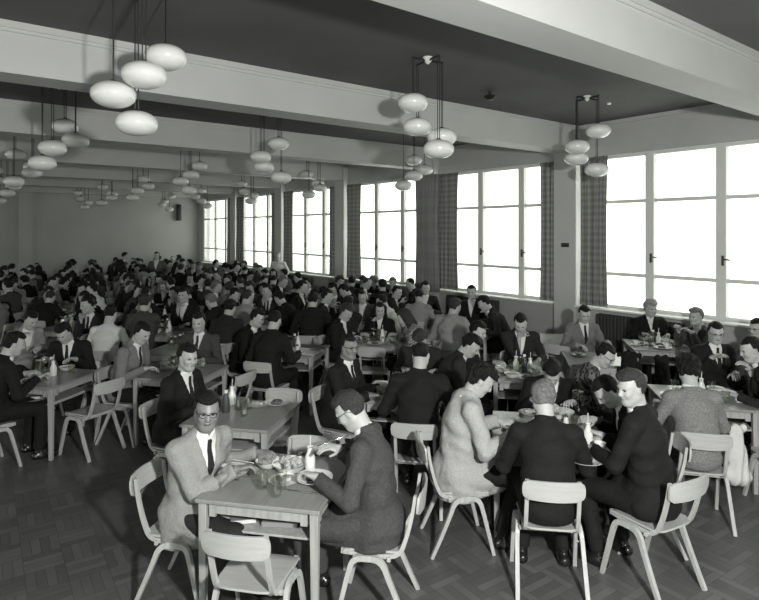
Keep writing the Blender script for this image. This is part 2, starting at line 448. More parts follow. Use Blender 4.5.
def person(p, q=QM):
    """returns the root object; children: hair, jacket / sweater, shirt, tie, trousers, shoe, glasses"""
    k = skeleton(p); st = p.get('stand', False)
    lo, hi = V3(-.48, -.36, .32), V3(.48, .62, 1.30)
    for s in (1, -1):
        for j in (k['E', s], k['Hd', s], k['S', s]): lo = np.minimum(lo, j-.09); hi = np.maximum(hi, j+.09)
    if st: lo[2] = .7; hi[2] = 1.6
    Vb, Qb, mi = body(k, q, p)
    skin = p.get('skin', 'skin')
    root = link('person', np_mesh('person', Vb, Qb, mi), [MATS[skin], MATS['eyes'], MATS['lips' if skin == 'skin' else 'lips_dark']])
    hv, hq = hair(k, q, p.get('hair', 'short'), p)
    link('hair', np_mesh('hair', hv, hq), MATS[p.get('hm', 'hair_dark')], root)
    style = p.get('wear', 'suit'); h = q['cloth']
    v = Vol(lo, hi, h)
    off = dict(suit=.012, coat=.020, sweater=.006, shirt=.004)[style]
    trunk(v, k, off, cuff=.012 if style in ('suit', 'shirt') else 0, p=p)
    lx, ly, lz = local(v, k)
    hemz = (.80 if st else .455); dz = p.get('drape')
    if style in ('suit', 'coat'):
        if not st:                                        # skirts of the jacket over the hips and the lap
            v.cone(k['P']+V3(0, -.03, -.02), k['P']+V3(0, .16, -.01), .125+off, .110+off, .05, 1.25, V3(1, 0, 0))
        if dz:                                            # long skirts hanging over the seat edge
            v.cone(k['P']+V3(0, -.02, -.03), k['P']+V3(0, -.01, -.24), .145, .168, .05, 1.22, V3(1, 0, 0)); hemz = dz
            v.cone(k['P']+V3(0, .02, -.05), k['P']+V3(0, .29, -.05), .135, .118, .05, 1.35, V3(1, 0, 0)); v.cone(k['P']+V3(0, .04, -.12), k['P']+V3(0, .24, -.13), .125, .085, .05, 1.45, V3(1, 0, 0))
        # collar standing behind the neck
        v.cone(k['N']-k['R2']@V3(0, .0, .02), k['N']+k['R2']@V3(0, -.006, .038), .078, .066, .015, capb=True)
        if q is not QF:                                   # lapels: a raised layer either side of the opening
            lap = np.maximum(np.maximum(np.abs(lx)-((lz+.30)*.27+.035), -ly), np.maximum(lz-.0, -.28-lz))
            v.d = np.where(lap < 0, v.d-np.minimum(.006, -lap), v.d)
        wrinkle(v, k, .0048 if style == 'suit' else .006, p.get('seed', 1))
        vd = -.27 if style == 'suit' else -.16
        v.cut(-np.maximum(np.maximum(np.abs(lx)-(lz-vd)*.25, .015-ly), vd-lz))
    else:
        wrinkle(v, k, .003, p.get('seed', 1))
        v.cut(-(np.sqrt(lx*lx+(ly-.02)**2)-.062-np.maximum(0, -.02-lz)*-4) if False else lz-.012-np.abs(lx)*.0)
    v.cut(hemz-(v.ax[2][None, None, :])+0*v.d)
    if not st: v.cut((v.ax[1][None, :, None]-(.37 if dz else .30))*1.0+np.maximum(0, v.ax[2][None, None, :]-.66)*-9+0*v.d)
    jn = dict(suit='jacket', coat='coat', sweater='sweater', shirt='shirt')[style]
    a, b = v.mesh(); link(jn, np_mesh(jn, a, b), MATS[p.get('cm', 'cloth_dark')], root)
    # shirt front, collar and cuffs
    if style in ('suit', 'coat', 'sweater') and not (q is QF and p.get('away')):
        v = Vol(k['N']-.36, k['N']+.14, min(h, .010)); trunk(v, k, off-.009, sleeves=False, p=p)
        v.cone(k['N']-k['R2']@V3(0, 0, .03), k['N']+k['R2']@V3(0, .014, .036), .068, .059, .01, capb=True)
        lx, ly, lz = local(v, k)
        v.cut(np.maximum(np.abs(lx)-(lz+.36)*.30, -ly-.2)); v.cut(-.29-lz+0*lx); v.cut(np.where(lz < -.03, .0-ly, -1.0)*np.ones_like(v.d))
        col = np.maximum(np.abs(lx)-np.maximum(0, lz-.0)*.45, .03-ly)                         # collar notch under the chin
        v.cut(-np.maximum(col, -.0-lz))
        a, b = v.mesh(); sh = link('shirt', np_mesh('shirt', a, b), MATS[p.get('sm', 'shirt_white')], root)
        if p.get('tie') and style == 'suit':
            v = Vol(k['N']-.36, k['N']+.14, .006); trunk(v, k, off+.000, sleeves=False, p=p)
            v.ell(k['N']+k['R2']@V3(0, .072, -.022), (.019, .014, .020), k['R2'], .01)
            lx, ly, lz = local(v, k)
            v.cut(np.maximum(np.abs(lx)-(.012+np.clip(-lz-.02, 0, .3)*.075), .02-ly)); v.cut(np.maximum(lz+.006, -.27-lz)+0*lx)
            a, b = v.mesh(); link('tie', np_mesh('tie', a, b), MATS[p.get('tm', 'cloth_charcoal')], sh)
    if not (q is QF and not st):
        for s in (1, -1):
            pass
        v = Vol((-.34, -.22, .04), (.34, .66, .76 if not st else 1.06), h)
        v.cone(k['P']+V3(-.05, -.0, -.0), k['P']+V3(.05, -.0, -.0), .118, .118, .04)
        for s in (1, -1):
            v.cone(k['hip', s], k['kn', s], .092, .070, .03)
            v.cone(k['kn', s], k['an', s]+V3(0, -.005, .02), .068, .054, .02, capb=True)
        wrinkle(v, k, .003, p.get('seed', 1)+3)
        if not st: v.cut(.447-v.ax[2][None, None, :]+np.where(v.ax[1][None, :, None] < .22, 0, -9)+0*v.d)
        a, b = v.mesh(); link('trousers', np_mesh('trousers', a, b), MATS[p.get('pm', 'cloth_dark')], root)
        for s in (1, -1):
            an = k['an', s]; v = Vol(an-V3(.09, .12, .09), an+V3(.09, .26, .06), max(h*.8, .008))
            v.cone(an+V3(0, -.04, -.045), an+V3(s*.02, .15, -.052), .038, .034, .02); v.cone(an+V3(0, 0, .02), an+V3(0, .03, -.04), .040, .042, .03)
            v.cut(.002-v.ax[2][None, None, :]+0*v.d)
            a, b = v.mesh(); link('shoe', np_mesh('shoe', a, b), MATS['shoe_leather'], root)
    if p.get('glasses'):
        bm = bmesh.new(); T = lambda x, y, z: tuple(T_(k, p, x, y, z))
        for s in (1, -1):
            tube(bm, [T(s*.034+.024*math.cos(t*PI/6), .100-.006*abs(math.cos(t*PI/6)), (.010+.017*math.sin(t*PI/6))) for t in range(12)], .0021, 6, closed=True)
            tube(bm, [T(s*.058, .095, .018), T(s*.078, .05, .018), T(s*.084, -.005, .016), T(s*.080, -.028, -.004)], .0021, 6)
        tube(bm, [T(-.010, .104, .014), T(0, .110, .017), T(.010, .104, .014)], .0028, 6)
        build('glasses', bm, MATS['spectacle_frame'], root)
    return root, k
# ------------------------------------------------------------------ the materials
mat('skin', .40, .5, .4, noise=.06, nscale=14)
mat('skin_dark', .20, .45, .5, noise=.06, nscale=14)
mat('eyes', .03, .25); mat('lips', .24, .45); mat('lips_dark', .10, .45)
for n, v in (('hair_dark', .010), ('hair_black', .006), ('hair_brown', .035), ('hair_fair', .16), ('hair_grey', .28)):
    mat(n, v, .55, .28, noise=.35, nscale=60, bump=.8, bscale=110)
for n, v in (('cloth_black', .006), ('cloth_dark', .010), ('cloth_charcoal', .020), ('cloth_grey', .055), ('cloth_mid', .11)):
    mat(n, v, .85, .25, noise=.2, nscale=70, bump=.35, bscale=28)
mat('tweed_light', .27, .9, .2, noise=.16, nscale=170, bump=.5, bscale=24)
mat('tweed_grey', .17, .9, .2, noise=.30, nscale=170, bump=.5, bscale=24)
mat('tweed_pale', .36, .9, .2, noise=.13, nscale=120, bump=.5, bscale=24)
mat('knit_grey', .25, .95, .15, noise=.35, nscale=110, bump=.9, bscale=120)
mat('knit_light', .32, .95, .15, noise=.2, nscale=110, bump=.8, bscale=120)
mat('cloth_white', .62, .8, .2, bump=.3, bscale=30)
mat('shirt_white', .72, .7, .3, bump=.15, bscale=30)
mat('shoe_leather', .012, .25, .6)
mat('spectacle_frame', .008, .2, .6)
def stripe_mat(name, lo, hi, scale):
    m = mat(name, hi, .9); nt = m.node_tree; b = nt.nodes['Principled BSDF']
    tc = nt.nodes.new('ShaderNodeTexCoord'); w = nt.nodes.new('ShaderNodeTexWave'); w.inputs['Scale'].default_value = scale
    w.inputs['Distortion'].default_value = 6; w.inputs['Detail Scale'].default_value = 3; w.bands_direction = 'DIAGONAL'
    r = nt.nodes.new('ShaderNodeValToRGB'); r.color_ramp.elements[0].color = G(lo); r.color_ramp.elements[1].color = G(hi)
    r.color_ramp.elements[0].position = .4; r.color_ramp.elements[1].position = .6
    nt.links.new(tc.outputs['Object'], w.inputs['Vector']); nt.links.new(w.outputs['Fac'], r.inputs['Fac']); nt.links.new(r.outputs['Color'], b.inputs['Base Color'])
    return m
stripe_mat('patterned_wool', .015, .13, 7)
stripe_mat('striped_scarf', .03, .4, 14)
wood('table_wood', .26, .30, 1, coat=.15, contrast=.10)
wood('table_leg_wood', .36, .45, 2, contrast=.15)
wood('chair_ply', .42, .38, 0, coat=.1, contrast=.08)
wood('chair_wood', .42, .45, 2, contrast=.12)
mat('china', .75, .15, .6); mat('opal_glass', .72, .22, .6); mat('milk', .75, .2, .5)
mat('steel', .5, .25, .8).node_tree.nodes['Principled BSDF'].inputs['Metallic'].default_value = 1
mat('food_light', .45, .7, noise=.4, nscale=60, bump=.6, bscale=80); mat('food_dark', .10, .6, noise=.5, nscale=60, bump=.6, bscale=80)
mat('book_cover', .25, .6); mat('book_dark', .05, .5); mat('paper', .65, .8, noise=.1, nscale=50)
thin_glass('tumbler_glass', .97, .04, .10)
# ------------------------------------------------------------------ the room
XW = 8.75; YF = 23.9; YB = -5.0; XL = -7.0; ZC = 4.09; ZB = 3.65; ZT = 3.54; ZS = 1.035
PIL = [2.55+3.51*i for i in range(-2, 7)]          # pillar / beam centres along the room
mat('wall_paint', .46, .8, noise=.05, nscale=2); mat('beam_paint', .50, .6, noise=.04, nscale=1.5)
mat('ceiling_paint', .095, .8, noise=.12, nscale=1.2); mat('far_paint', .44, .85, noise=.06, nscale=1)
mat('pillar_paint', .55, .7, noise=.04, nscale=2); mat('frame_paint', .70, .5); mat('sill_paint', .75, .35)
mat('radiator_paint', .05, .5); mat('dark_metal', .02, .4); mat('outer_brick', .3, .9)
def parquet():
    m = bpy.data.materials.new('parquet'); m.use_nodes = True; nt = m.node_tree; b = nt.nodes['Principled BSDF']; L = nt.links.new
    tc = nt.nodes.new('ShaderNodeTexCoord'); mp = nt.nodes.new('ShaderNodeMapping'); mp.inputs['Rotation'].default_value = (0, 0, R(3))
    L(tc.outputs['Object'], mp.inputs['Vector'])
    def brick(rot):
        q = nt.nodes.new('ShaderNodeMapping'); q.inputs['Rotation'].default_value = (0, 0, rot); L(mp.outputs[0], q.inputs['Vector'])
        k = nt.nodes.new('ShaderNodeTexBrick'); k.offset = 0; k.inputs['Scale'].default_value = 1.0
        k.inputs['Brick Width'].default_value = .24; k.inputs['Row Height'].default_value = .06; k.inputs['Mortar Size'].default_value = .0015
        k.inputs['Color1'].default_value = G(.085); k.inputs['Color2'].default_value = G(.135); k.inputs['Mortar'].default_value = G(.04); k.inputs['Bias'].default_value = -.2
        L(q.outputs[0], k.inputs['Vector']); return k
    k1, k2 = brick(0), brick(PI/2)
    ch = nt.nodes.new('ShaderNodeTexChecker'); ch.inputs['Scale'].default_value = 1/.24; L(mp.outputs[0], ch.inputs['Vector'])
    mx = nt.nodes.new('ShaderNodeMixRGB'); L(ch.outputs['Fac'], mx.inputs['Fac']); L(k1.outputs['Color'], mx.inputs[1]); L(k2.outputs['Color'], mx.inputs[2])
    n = nt.nodes.new('ShaderNodeTexNoise'); n.inputs['Scale'].default_value = 1.4; n.inputs['Detail'].default_value = 6; L(tc.outputs['Object'], n.inputs['Vector'])
    mr = nt.nodes.new('ShaderNodeMapRange'); mr.inputs['To Min'].default_value = .6; mr.inputs['To Max'].default_value = 1.5; L(n.outputs['Fac'], mr.inputs['Value'])
    mu = nt.nodes.new('ShaderNodeMixRGB'); mu.blend_type = 'MULTIPLY'; mu.inputs['Fac'].default_value = 1; L(mx.outputs[0], mu.inputs[1]); L(mr.outputs[0], mu.inputs[2])
    L(mu.outputs[0], b.inputs['Base Color'])
    r2 = nt.nodes.new('ShaderNodeMapRange'); r2.inputs['To Min'].default_value = .28; r2.inputs['To Max'].default_value = .5; L(n.outputs['Fac'], r2.inputs['Value'])
    L(r2.outputs[0], b.inputs['Roughness']); b.inputs['Specular IOR Level'].default_value = .45
    bp = nt.nodes.new('ShaderNodeBump'); bp.inputs['Strength'].default_value = .25; bp.inputs['Distance'].default_value = .004; L(mx.outputs[0], bp.inputs['Height']); L(bp.outputs[0], b.inputs['Normal'])
    MATS['parquet'] = m; return m
parquet()
def struct(name, bm, m, parent=None, label=None):
    o = build(name, bm, MATS[m], parent, smooth=False)
    if parent is None: tag(o, label, kind='structure')
    return o
bm = bmesh.new(); box(bm, ((XL+XW)/2, (YB+YF)/2, -.1), (XW-XL+.6, YF-YB+.6, .2)); struct('floor', bm, 'parquet', label='dark polished parquet block floor of the dining hall')
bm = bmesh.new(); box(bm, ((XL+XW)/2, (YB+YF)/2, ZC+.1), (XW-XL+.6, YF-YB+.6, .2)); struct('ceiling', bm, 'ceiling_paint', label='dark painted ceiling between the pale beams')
bm = bmesh.new(); box(bm, ((XL+XW)/2, YF+.15, ZC/2), (XW-XL+.6, .3, ZC)); struct('wall_far', bm, 'far_paint', label='plain grey wall at the far end of the hall')
bm = bmesh.new(); box(bm, ((XL+XW)/2, YB-.15, ZC/2), (XW-XL+.6, .3, ZC)); struct('wall_back', bm, 'wall_paint', label='wall behind the photographer')
# window wall, with real openings
bays = [(a+.22, b-.22) for a, b in zip(PIL, PIL[1:])]
bm = bmesh.new()
box(bm, (XW+.15, (YB+YF)/2, ZS/2), (.3, YF-YB, ZS)); box(bm, (XW+.15, (YB+YF)/2, (ZT+ZC)/2), (.3, YF-YB, ZC-ZT))
ys = [YB]+[y for b in bays for y in b]+[YF]
for a, b in zip(ys[::2], ys[1::2]): box(bm, (XW+.15, (a+b)/2, (ZS+ZT)/2), (.3, b-a, ZT-ZS))
struct('wall_right', bm, 'wall_paint', label='long grey window wall on the right of the hall')
# opposite wall, out of view; its row of windows is added for fill light
bm = bmesh.new()
box(bm, (XL-.15, (YB+YF)/2, ZS/2), (.3, YF-YB, ZS)); box(bm, (XL-.15, (YB+YF)/2, (ZT+ZC)/2), (.3, YF-YB, ZC-ZT))
for a, b in zip(ys[::2], ys[1::2]): box(bm, (XL-.15, (a+b)/2, (ZS+ZT)/2), (.3, b-a, ZT-ZS))
struct('wall_left', bm, 'wall_paint', label='unseen left wall with windows added for fill light')
ordw = ['nearest', 'second', 'third', 'fourth', 'fifth', 'farthest']
for i, y in enumerate(PIL):
    if i > 0 and i < 8:
        bm = bmesh.new(); box(bm, (XW-.075, y-.03, ZC/2), (.15, .44, ZC), bev=.008)
        o = struct('pillar', bm, 'pillar_paint', label='pale painted wall pillar between the windows, %s in the row' % ('beside the camera', 'beside the camera', 'nearest visible', 'second visible', 'third visible', 'fourth visible', 'fifth visible', 'sixth visible')[i])
    if i > 0 and i < 9:
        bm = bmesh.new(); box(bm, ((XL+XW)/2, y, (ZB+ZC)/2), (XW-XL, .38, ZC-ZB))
        for s in (1, -1):
            box(bm, ((XL+XW)/2, y+s*.205, ZC-.03), (XW-XL, .035, .06)); box(bm, ((XL+XW)/2, y+s*.198, ZC-.075), (XW-XL, .018, .03))
        struct('ceiling_beam', bm, 'beam_paint', label='broad pale ceiling beam crossing the hall, %s' % ('behind the camera', 'behind the camera', 'nearest, at upper right', 'second from the camera', 'third from the camera', 'fourth from the camera', 'fifth from the camera', 'sixth from the camera', 'at the far wall')[i])
for i, (a, b) in enumerate(zip(PIL, PIL[1:])):
    if b < 0: continue
    bm = bmesh.new(); box(bm, (XW-.02, (a+b)/2, ZC-.03), (.04, b-a-.4, .06)); struct('trim_%d' % (i+1), bm, 'beam_paint')
bm = bmesh.new(); box(bm, (2.55, YF-.07, ZC/2), (.42, .14, ZC)); struct('trim_10', bm, 'far_paint', label='shallow pilaster on the far wall')
bm = bmesh.new(); box(bm, (XW-.012, (YB+YF)/2, .06), (.024, YF-YB, .12)); struct('baseboard_right', bm, 'dark_metal')
bm = bmesh.new(); box(bm, ((XL+XW)/2, YF-.012, .06), (XW-XL, .024, .12)); struct('baseboard_far', bm, 'dark_metal')
thin_glass('window_glass', .93, .02)
nwin = 0
def window(x, s, a, b, n, full=True):
    w = empty('window_%d' % n, (x+s*.06, a, ZS), kind='structure')
    c = a-.22; XF = .02*s
    bm = bmesh.new(); D = b-a; H = ZT-ZS
    def bar(y0, y1, z0, z1, d=.07): box(bm, (XF, (y0+y1)/2, (z0+z1)/2), (d, y1-y0, z1-z0), bev=.004)
    bar(0, .06, 0, H, .09); bar(D-.06, D, 0, H, .09); bar(0, D, H-.06, H, .085); bar(0, D, 0, .06, .085)
    for m_ in (1.05-.22, 2.08-.22): bar(m_-.068, m_+.068, 0, H, .10)
    for z in (2.775-ZS, 1.60-ZS): bar(0, D, z-.027, z+.027, .06)
    f = build('window_frame', bm, MATS['frame_paint'], w, smooth=False)
    ysp = [.06, 1.05-.22-.068, 1.05-.22+.068, 2.08-.22-.068, 2.08-.22+.068, D-.06]
    zsp = [.06, 1.60-ZS-.022, 1.60-ZS+.022, 2.775-ZS-.022, 2.775-ZS+.022, H-.06]
    for j in range(3):
        bm = bmesh.new()
        for k in range(3):
            box(bm, (XF+.005*s, (ysp[2*j]+ysp[2*j+1])/2, (zsp[2*k]+zsp[2*k+1])/2), (.004, ysp[2*j+1]-ysp[2*j], zsp[2*k+1]-zsp[2*k]))
        build('pane', bm, MATS['window_glass'], w, smooth=False)
    if full:
        for y in (1.05-.22-.055, 2.08-.22-.055):
            bm = bmesh.new(); box(bm, (-.05*s, y+.02, .85), (.03, .03, .14), bev=.005); tube(bm, [(-.06*s, y+.02, .88), (-.09*s, y-.02, .87), (-.10*s, y-.10, .86)], .009)
            build('window_handle', bm, MATS['dark_metal'], f)
        bm = bmesh.new(); box(bm, (-.10*s-.02*s, D/2, -.005), (.26, D, .03), bev=.006); build('sill', bm, MATS['sill_paint'], w, smooth=False)
    return w
for i, (a, b) in enumerate(bays):
    if b < 1: 
        window(XW, 1, a, b, 8+i, False)
    else: window(XW, 1, a, b, i-1)
for i, (a, b) in enumerate(bays): window(XL, -1, a, b, 11+i, False)  # unseen left windows, added to let in fill daylight
# curtains
def curtain_mat(name, v0, v1, check):
    m = mat(name, v0, .9, .1); nt = m.node_tree; b = nt.nodes['Principled BSDF']; L = nt.links.new
    tc = nt.nodes.new('ShaderNodeTexCoord'); sp = nt.nodes.new('ShaderNodeSeparateXYZ'); L(tc.outputs['UV'], sp.inputs[0])
    outs = []
    for ch, sc in ((0, check), (1, check)):
        q = nt.nodes.new('ShaderNodeMath'); q.operation = 'MULTIPLY'; q.inputs[1].default_value = sc; L(sp.outputs[ch], q.inputs[0])
        fr = nt.nodes.new('ShaderNodeMath'); fr.operation = 'FRACT'; L(q.outputs[0], fr.inputs[0])
        g = nt.nodes.new('ShaderNodeMath'); g.operation = 'GREATER_THAN'; g.inputs[1].default_value = .5; L(fr.outputs[0], g.inputs[0]); outs.append(g)
    ad = nt.nodes.new('ShaderNodeMath'); ad.operation = 'ADD'; L(outs[0].outputs[0], ad.inputs[0]); L(outs[1].outputs[0], ad.inputs[1])
    hf = nt.nodes.new('ShaderNodeMath'); hf.operation = 'MULTIPLY'; hf.inputs[1].default_value = .5; L(ad.outputs[0], hf.inputs[0])
    mx = nt.nodes.new('ShaderNodeMixRGB'); mx.inputs[1].default_value = G(v0); mx.inputs[2].default_value = G(v1); L(hf.outputs[0], mx.inputs['Fac']); L(mx.outputs[0], b.inputs['Base Color'])
    tr = nt.nodes.new('ShaderNodeBsdfTranslucent'); L(mx.outputs[0], tr.inputs['Color'])
    ms = nt.nodes.new('ShaderNodeMixShader'); ms.inputs['Fac'].default_value = .22
    out = [n for n in nt.nodes if n.type == 'OUTPUT_MATERIAL'][0]
    L(b.outputs[0], ms.inputs[1]); L(tr.outputs[0], ms.inputs[2]); L(ms.outputs[0], out.inputs['Surface'])
    return m
curtain_mat('checked_cloth', .26, .39, 9.0); curtain_mat('plain_cloth', .32, .37, 3.0)
def curtain(x, a, b, label, m='checked_cloth', full=1.5, seed=0, amp=.035, lo=1.07, hi=3.52):
    rnd = random.Random(seed); n = max(24, int((b-a)*90)); nz = 14
    me = bpy.data.meshes.new('curtain'); vs, fs, uv = [], [], []
    ph = rnd.random()*6; fq = 2*PI/(.105+.02*rnd.random())
    for j in range(nz+1):
        z = hi+(lo-hi)*j/nz; g = j/nz
        for i in range(n+1):
            y = a+(b-a)*i/n
            s = math.sin((y-a)*fq+ph+.5*math.sin(3*y+g*1.5)); yy = y+.012*math.cos((y-a)*fq*2+ph)
            cen = (a+b)/2; yy = cen+(yy-cen)*(1-.10*math.sin(g*PI)*rnd.choice((1, 1)))
            vs.append((amp*(.55+.45*g)*s, yy-a, z)); uv.append((full*(y-a), z))
    for j in range(nz):
        for i in range(n):
            q = j*(n+1)+i; fs.append((q, q+n+1, q+n+2, q+1))
    me.from_pydata(vs, [], fs); ul = me.uv_layers.new(name='UVMap')
    for l in me.loops: ul.data[l.index].uv = uv[l.vertex_index]
    me.polygons.foreach_set('use_smooth', [True]*len(me.polygons))
    o = link('curtain', me, MATS[m]); o.location = (x, a, 0)
    md = o.modifiers.new('thickness', 'SOLIDIFY'); md.thickness = .004
    tag(o, label, 'curtain', 'checked curtains hanging beside the windows')
k = 0
for i, p in enumerate(PIL):
    if p < 1 or i > 7: continue
    w = i-2   # window index after this pillar
    nm = lambda q: ordw[min(max(q, 0), 5)]
    if i == 4:
        curtain(8.50, p-.49, p+.25, 'wide bunched plain curtain hanging in front of the pillar between second and third windows', 'plain_cloth', 1.2, seed=i, amp=.05, lo=1.0)
    elif i < 8: curtain(8.64, p+.19, p+.50, 'checked curtain at the near edge of the %s window' % nm(w), seed=i)
    if w >= 1: curtain(8.64, p-(.96 if i > 3 else .83), p-.33, 'checked curtain at the far edge of the %s window' % nm(w-1), seed=i+20)
# radiators below the sills
def radiator(y0, y1, label):
    t = empty('radiator', (XW-.10, y0, 0), label=label, cat='radiator', group='dark radiators under the window sills')
    bm = bmesh.new(); n = int((y1-y0)/.06)
    for i in range(n): box(bm, (0, .03+.06*i, .64), (.11, .048, .62), bev=.01)
    build('fin_body', bm, MATS['radiator_paint'], t, smooth=False)
    bm = bmesh.new(); tube(bm, [(.0, -.02, .40), (.0, y1-y0+.02, .40)], .02); tube(bm, [(0, .0, .42), (0, -.04, .38), (0, -.06, 0)], .014); build('pipe', bm, MATS['radiator_paint'], t)
for i in (2, 3, 4, 5): radiator(PIL[i]+1.5, PIL[i]+2.9, 'dark ribbed radiator under the sill of the %s window' % ordw[i-2])
# thermostat on pillar, wall speaker, ceiling roses
bm = bmesh.new(); box(bm, (XW-.163, PIL[3]-.05, 2.06), (.03, .14, .07), bev=.006); tag(build('thermostat', bm, MATS['dark_metal']), 'small wall control box on the nearest visible pillar', 'switch')
def at_ceiling(px, py):
    z = F*(ZC-CAMH)/(HY-py); return W((px-CX)/F*z, z)
x, y = at_ceiling(490, 91); bm = bmesh.new(); lathe(bm, [(0, 0), (.02, -.0), (.02, -.05), (.07, -.06), (.08, -.08), (.05, -.11), (0, -.12)], 16, (x, y, ZC)); tag(build('smoke_detector', bm, MATS['dark_metal']), 'small round dark fitting on the ceiling between two light clusters', 'ceiling fitting')
x, y = at_ceiling(609, 103); bm = bmesh.new(); lathe(bm, [(0, 0), (.03, 0), (.03, -.02), (0, -.03)], 12, (x, y, ZC)); tag(build('ceiling_hook', bm, MATS['china']), 'tiny white hook plate on the ceiling near the window', 'ceiling fitting')
bm = bmesh.new(); box(bm, (7.9, YF-.12, 3.05), (.17, .16, .66), bev=.02); tag(build('wall_speaker', bm, MATS['dark_metal']), 'dark tall box speaker high on the far wall near the window corner', 'speaker')
# pendant clusters
def cluster(x, y, ang, label, first=[None]):
    if first[0] is None:
        t = empty('pendant_light')
        bm = bmesh.new(); lathe(bm, [(0, 0), (.05, 0), (.055, -.02), (.03, -.05), (.012, -.07), (0, -.075)], 16); build('ceiling_mount', bm, MATS['opal_glass'], t)
        bm = bmesh.new()
        for q in range(4):
            a = q*PI/2; box(bm, (.09*math.cos(a), .09*math.sin(a), -.035), (.20, .012, .022), rz=a)
        build('cross_arm', bm, MATS['dark_metal'], t)
        for q, hz in enumerate((3.60, 3.40, 3.28, 3.12)):
            a = -q*PI/2; cx_, cy_ = .18*math.cos(a), .19*math.sin(a); gz = hz-ZC
            bm = bmesh.new()
            for d in (-.012, .012): tube(bm, [(cx_-d*math.sin(a), cy_+d*math.cos(a), -.03), (cx_-d*math.sin(a), cy_+d*math.cos(a), gz+.09)], .0045, 6)
            lathe(bm, [(0, .11), (.02, .105), (.035, .09), (.036, .082)], 12, (cx_, cy_, gz))
            rod = build('hanging_rod', bm, MATS['dark_metal'], t)
            prof = [(.155*math.sin(PI*i/16)**.9, .094*math.cos(PI*i/16)) for i in range(17)]
            bm = bmesh.new(); lathe(bm, prof, 28, (cx_, cy_, gz)); build('globe', bm, MATS['opal_glass'], rod)
            
        remember(t); first[0] = t; o = t
    else: o = copy_tree(first[0])
    place(o, x, y, ZC, ang, label, 'clusters of four opal globe pendant lights', 'ceiling light')
words = ['first', 'second', 'third', 'fourth', 'fifth', 'sixth']
col = ['leftmost row', 'middle row', 'row beside the windows']
base = {0: 30, 1: -150, 2: -60}
for k_ in range(6):
    for j in range(-1, 3):
        if j == -1 and k_ > 0: continue
        x = (1.14+2.69*j)*1.054; y = (4.24+3.33*k_)*1.054
        if j == -1: continue
        cluster(x, y, R(base[j]-YAW+(0 if k_ == 0 else 67*k_+40*j)), 'cluster of four opal glass globes, %s from camera in the %s' % (words[k_], col[j]))
# ------------------------------------------------------------------ furniture and tableware prototypes
ORI = 11.6
def make_chair():
    t = empty('dining_chair')
    # seat: dished plywood
    bm = bmesh.new(); nx, ny = 8, 10; top = []
    for layer in (0, -.013):
        g = []
        for j in range(ny+1):
            y = -.19+.39*j/ny; hw = .185-.012*(1-j/ny); row = []
            for i in range(nx+1):
                u = -1+2*i/nx; z = .442-.014*(1-u*u)*math.sin(PI*min(1, .15+.8*(1-j/ny)))-.020*max(0, (j/ny-.82)/.18)**2
                cr = .03*max(0, abs(u)-.7)/.3; yy = max(-.19+cr, min(.20-cr, y))
                row.append(bm.verts.new((u*hw, yy, z+layer)))
            g.append(row)
        top.append(g)
    for li, g in enumerate(top):
        for j in range(ny):
            for i in range(nx): bm.faces.new((g[j][i], g[j][i+1], g[j+1][i+1], g[j+1][i]))
    a, b = top
    ring = lambda g: [g[0][i] for i in range(nx)]+[g[j][nx] for j in range(ny)]+[g[ny][i] for i in range(nx, 0, -1)]+[g[j][0] for j in range(ny, 0, -1)]
    ra, rb = ring(a), ring(b)
    for i in range(len(ra)): bm.faces.new((ra[i], ra[(i+1) % len(ra)], rb[(i+1) % len(ra)], rb[i]))
    build('seat', bm, MATS['chair_ply'], t)
    # backrest: curved panel with rounded corners
    bm = bmesh.new(); nx, nz = 14, 7; lay = []
    for off in (0, -.013):
        g = []
        for j in range(nz+1):
            v = -1+2*j/nz; row = []
            for i in range(nx+1):
                u = -1+2*i/nx; cr = max(0, abs(u)-.86)/.14
                hh = .060*(1-.26*cr*cr)+.004*(1-u*u)
                z = .715+v*hh; x = u*(.188-.008*abs(v)**3); y = -.262-.030*(1-u*u)-.10*(z-.715)+off
                row.append(bm.verts.new((x, y, z)))
            g.append(row)
        lay.append(g)
    for g in lay:
        for j in range(nz):
            for i in range(nx): bm.faces.new((g[j][i], g[j][i+1], g[j+1][i+1], g[j+1][i]))
    ny = nz
    ring = lambda g: [g[0][i] for i in range(nx)]+[g[j][nx] for j in range(ny)]+[g[ny][i] for i in range(nx, 0, -1)]+[g[j][0] for j in range(ny, 0, -1)]
    ra, rb = ring(lay[0]), ring(lay[1])
    for i in range(len(ra)): bm.faces.new((ra[i], ra[(i+1) % len(ra)], rb[(i+1) % len(ra)], rb[i]))
    build('backrest', bm, MATS['chair_ply'], t)
    for s in (1, -1):
        bm = bmesh.new()
        pts = smooth_path([(.185, .418), (.05, .408), (-.09, .404), (-.155, .425), (-.19, .49), (-.218, .58), (-.238, .67), (-.252, .765)], 4)
        tt = [.030-.012*i/(len(pts)-1) for i in range(len(pts))]
        sweep_yz(bm, pts, .024, tt, xs=[s*(.160-.004*i/len(pts)) for i in range(len(pts))]); build('side_rail', bm, MATS['chair_wood'], t, smooth=False)
        for nm, pts in (('leg', smooth_path([(.0, .398), (.075, .398), (.112, .375), (.135, .31), (.175, .15), (.212, 0)], 3)), ('leg', smooth_path([(.0, .398), (-.04, .392), (-.075, .36), (-.10, .30), (-.165, .15), (-.235, 0)], 3))):
            bm = bmesh.new(); n = len(pts)
            sweep_yz(bm, pts, .026, [.034-.012*max(0, (i-3)/(n-3)) for i in range(n)], xs=[s*(.190+.022*(i/(n-1))) for i in range(n)])
            build('leg', bm, MATS['chair_wood'], t, smooth=False)
    for y in (-.10, .10):
        bm = bmesh.new(); box(bm, (0, y, .395), (.38, .022, .026), bev=.004); build('crossbar', bm, MATS['chair_wood'], t, smooth=False)
    return t
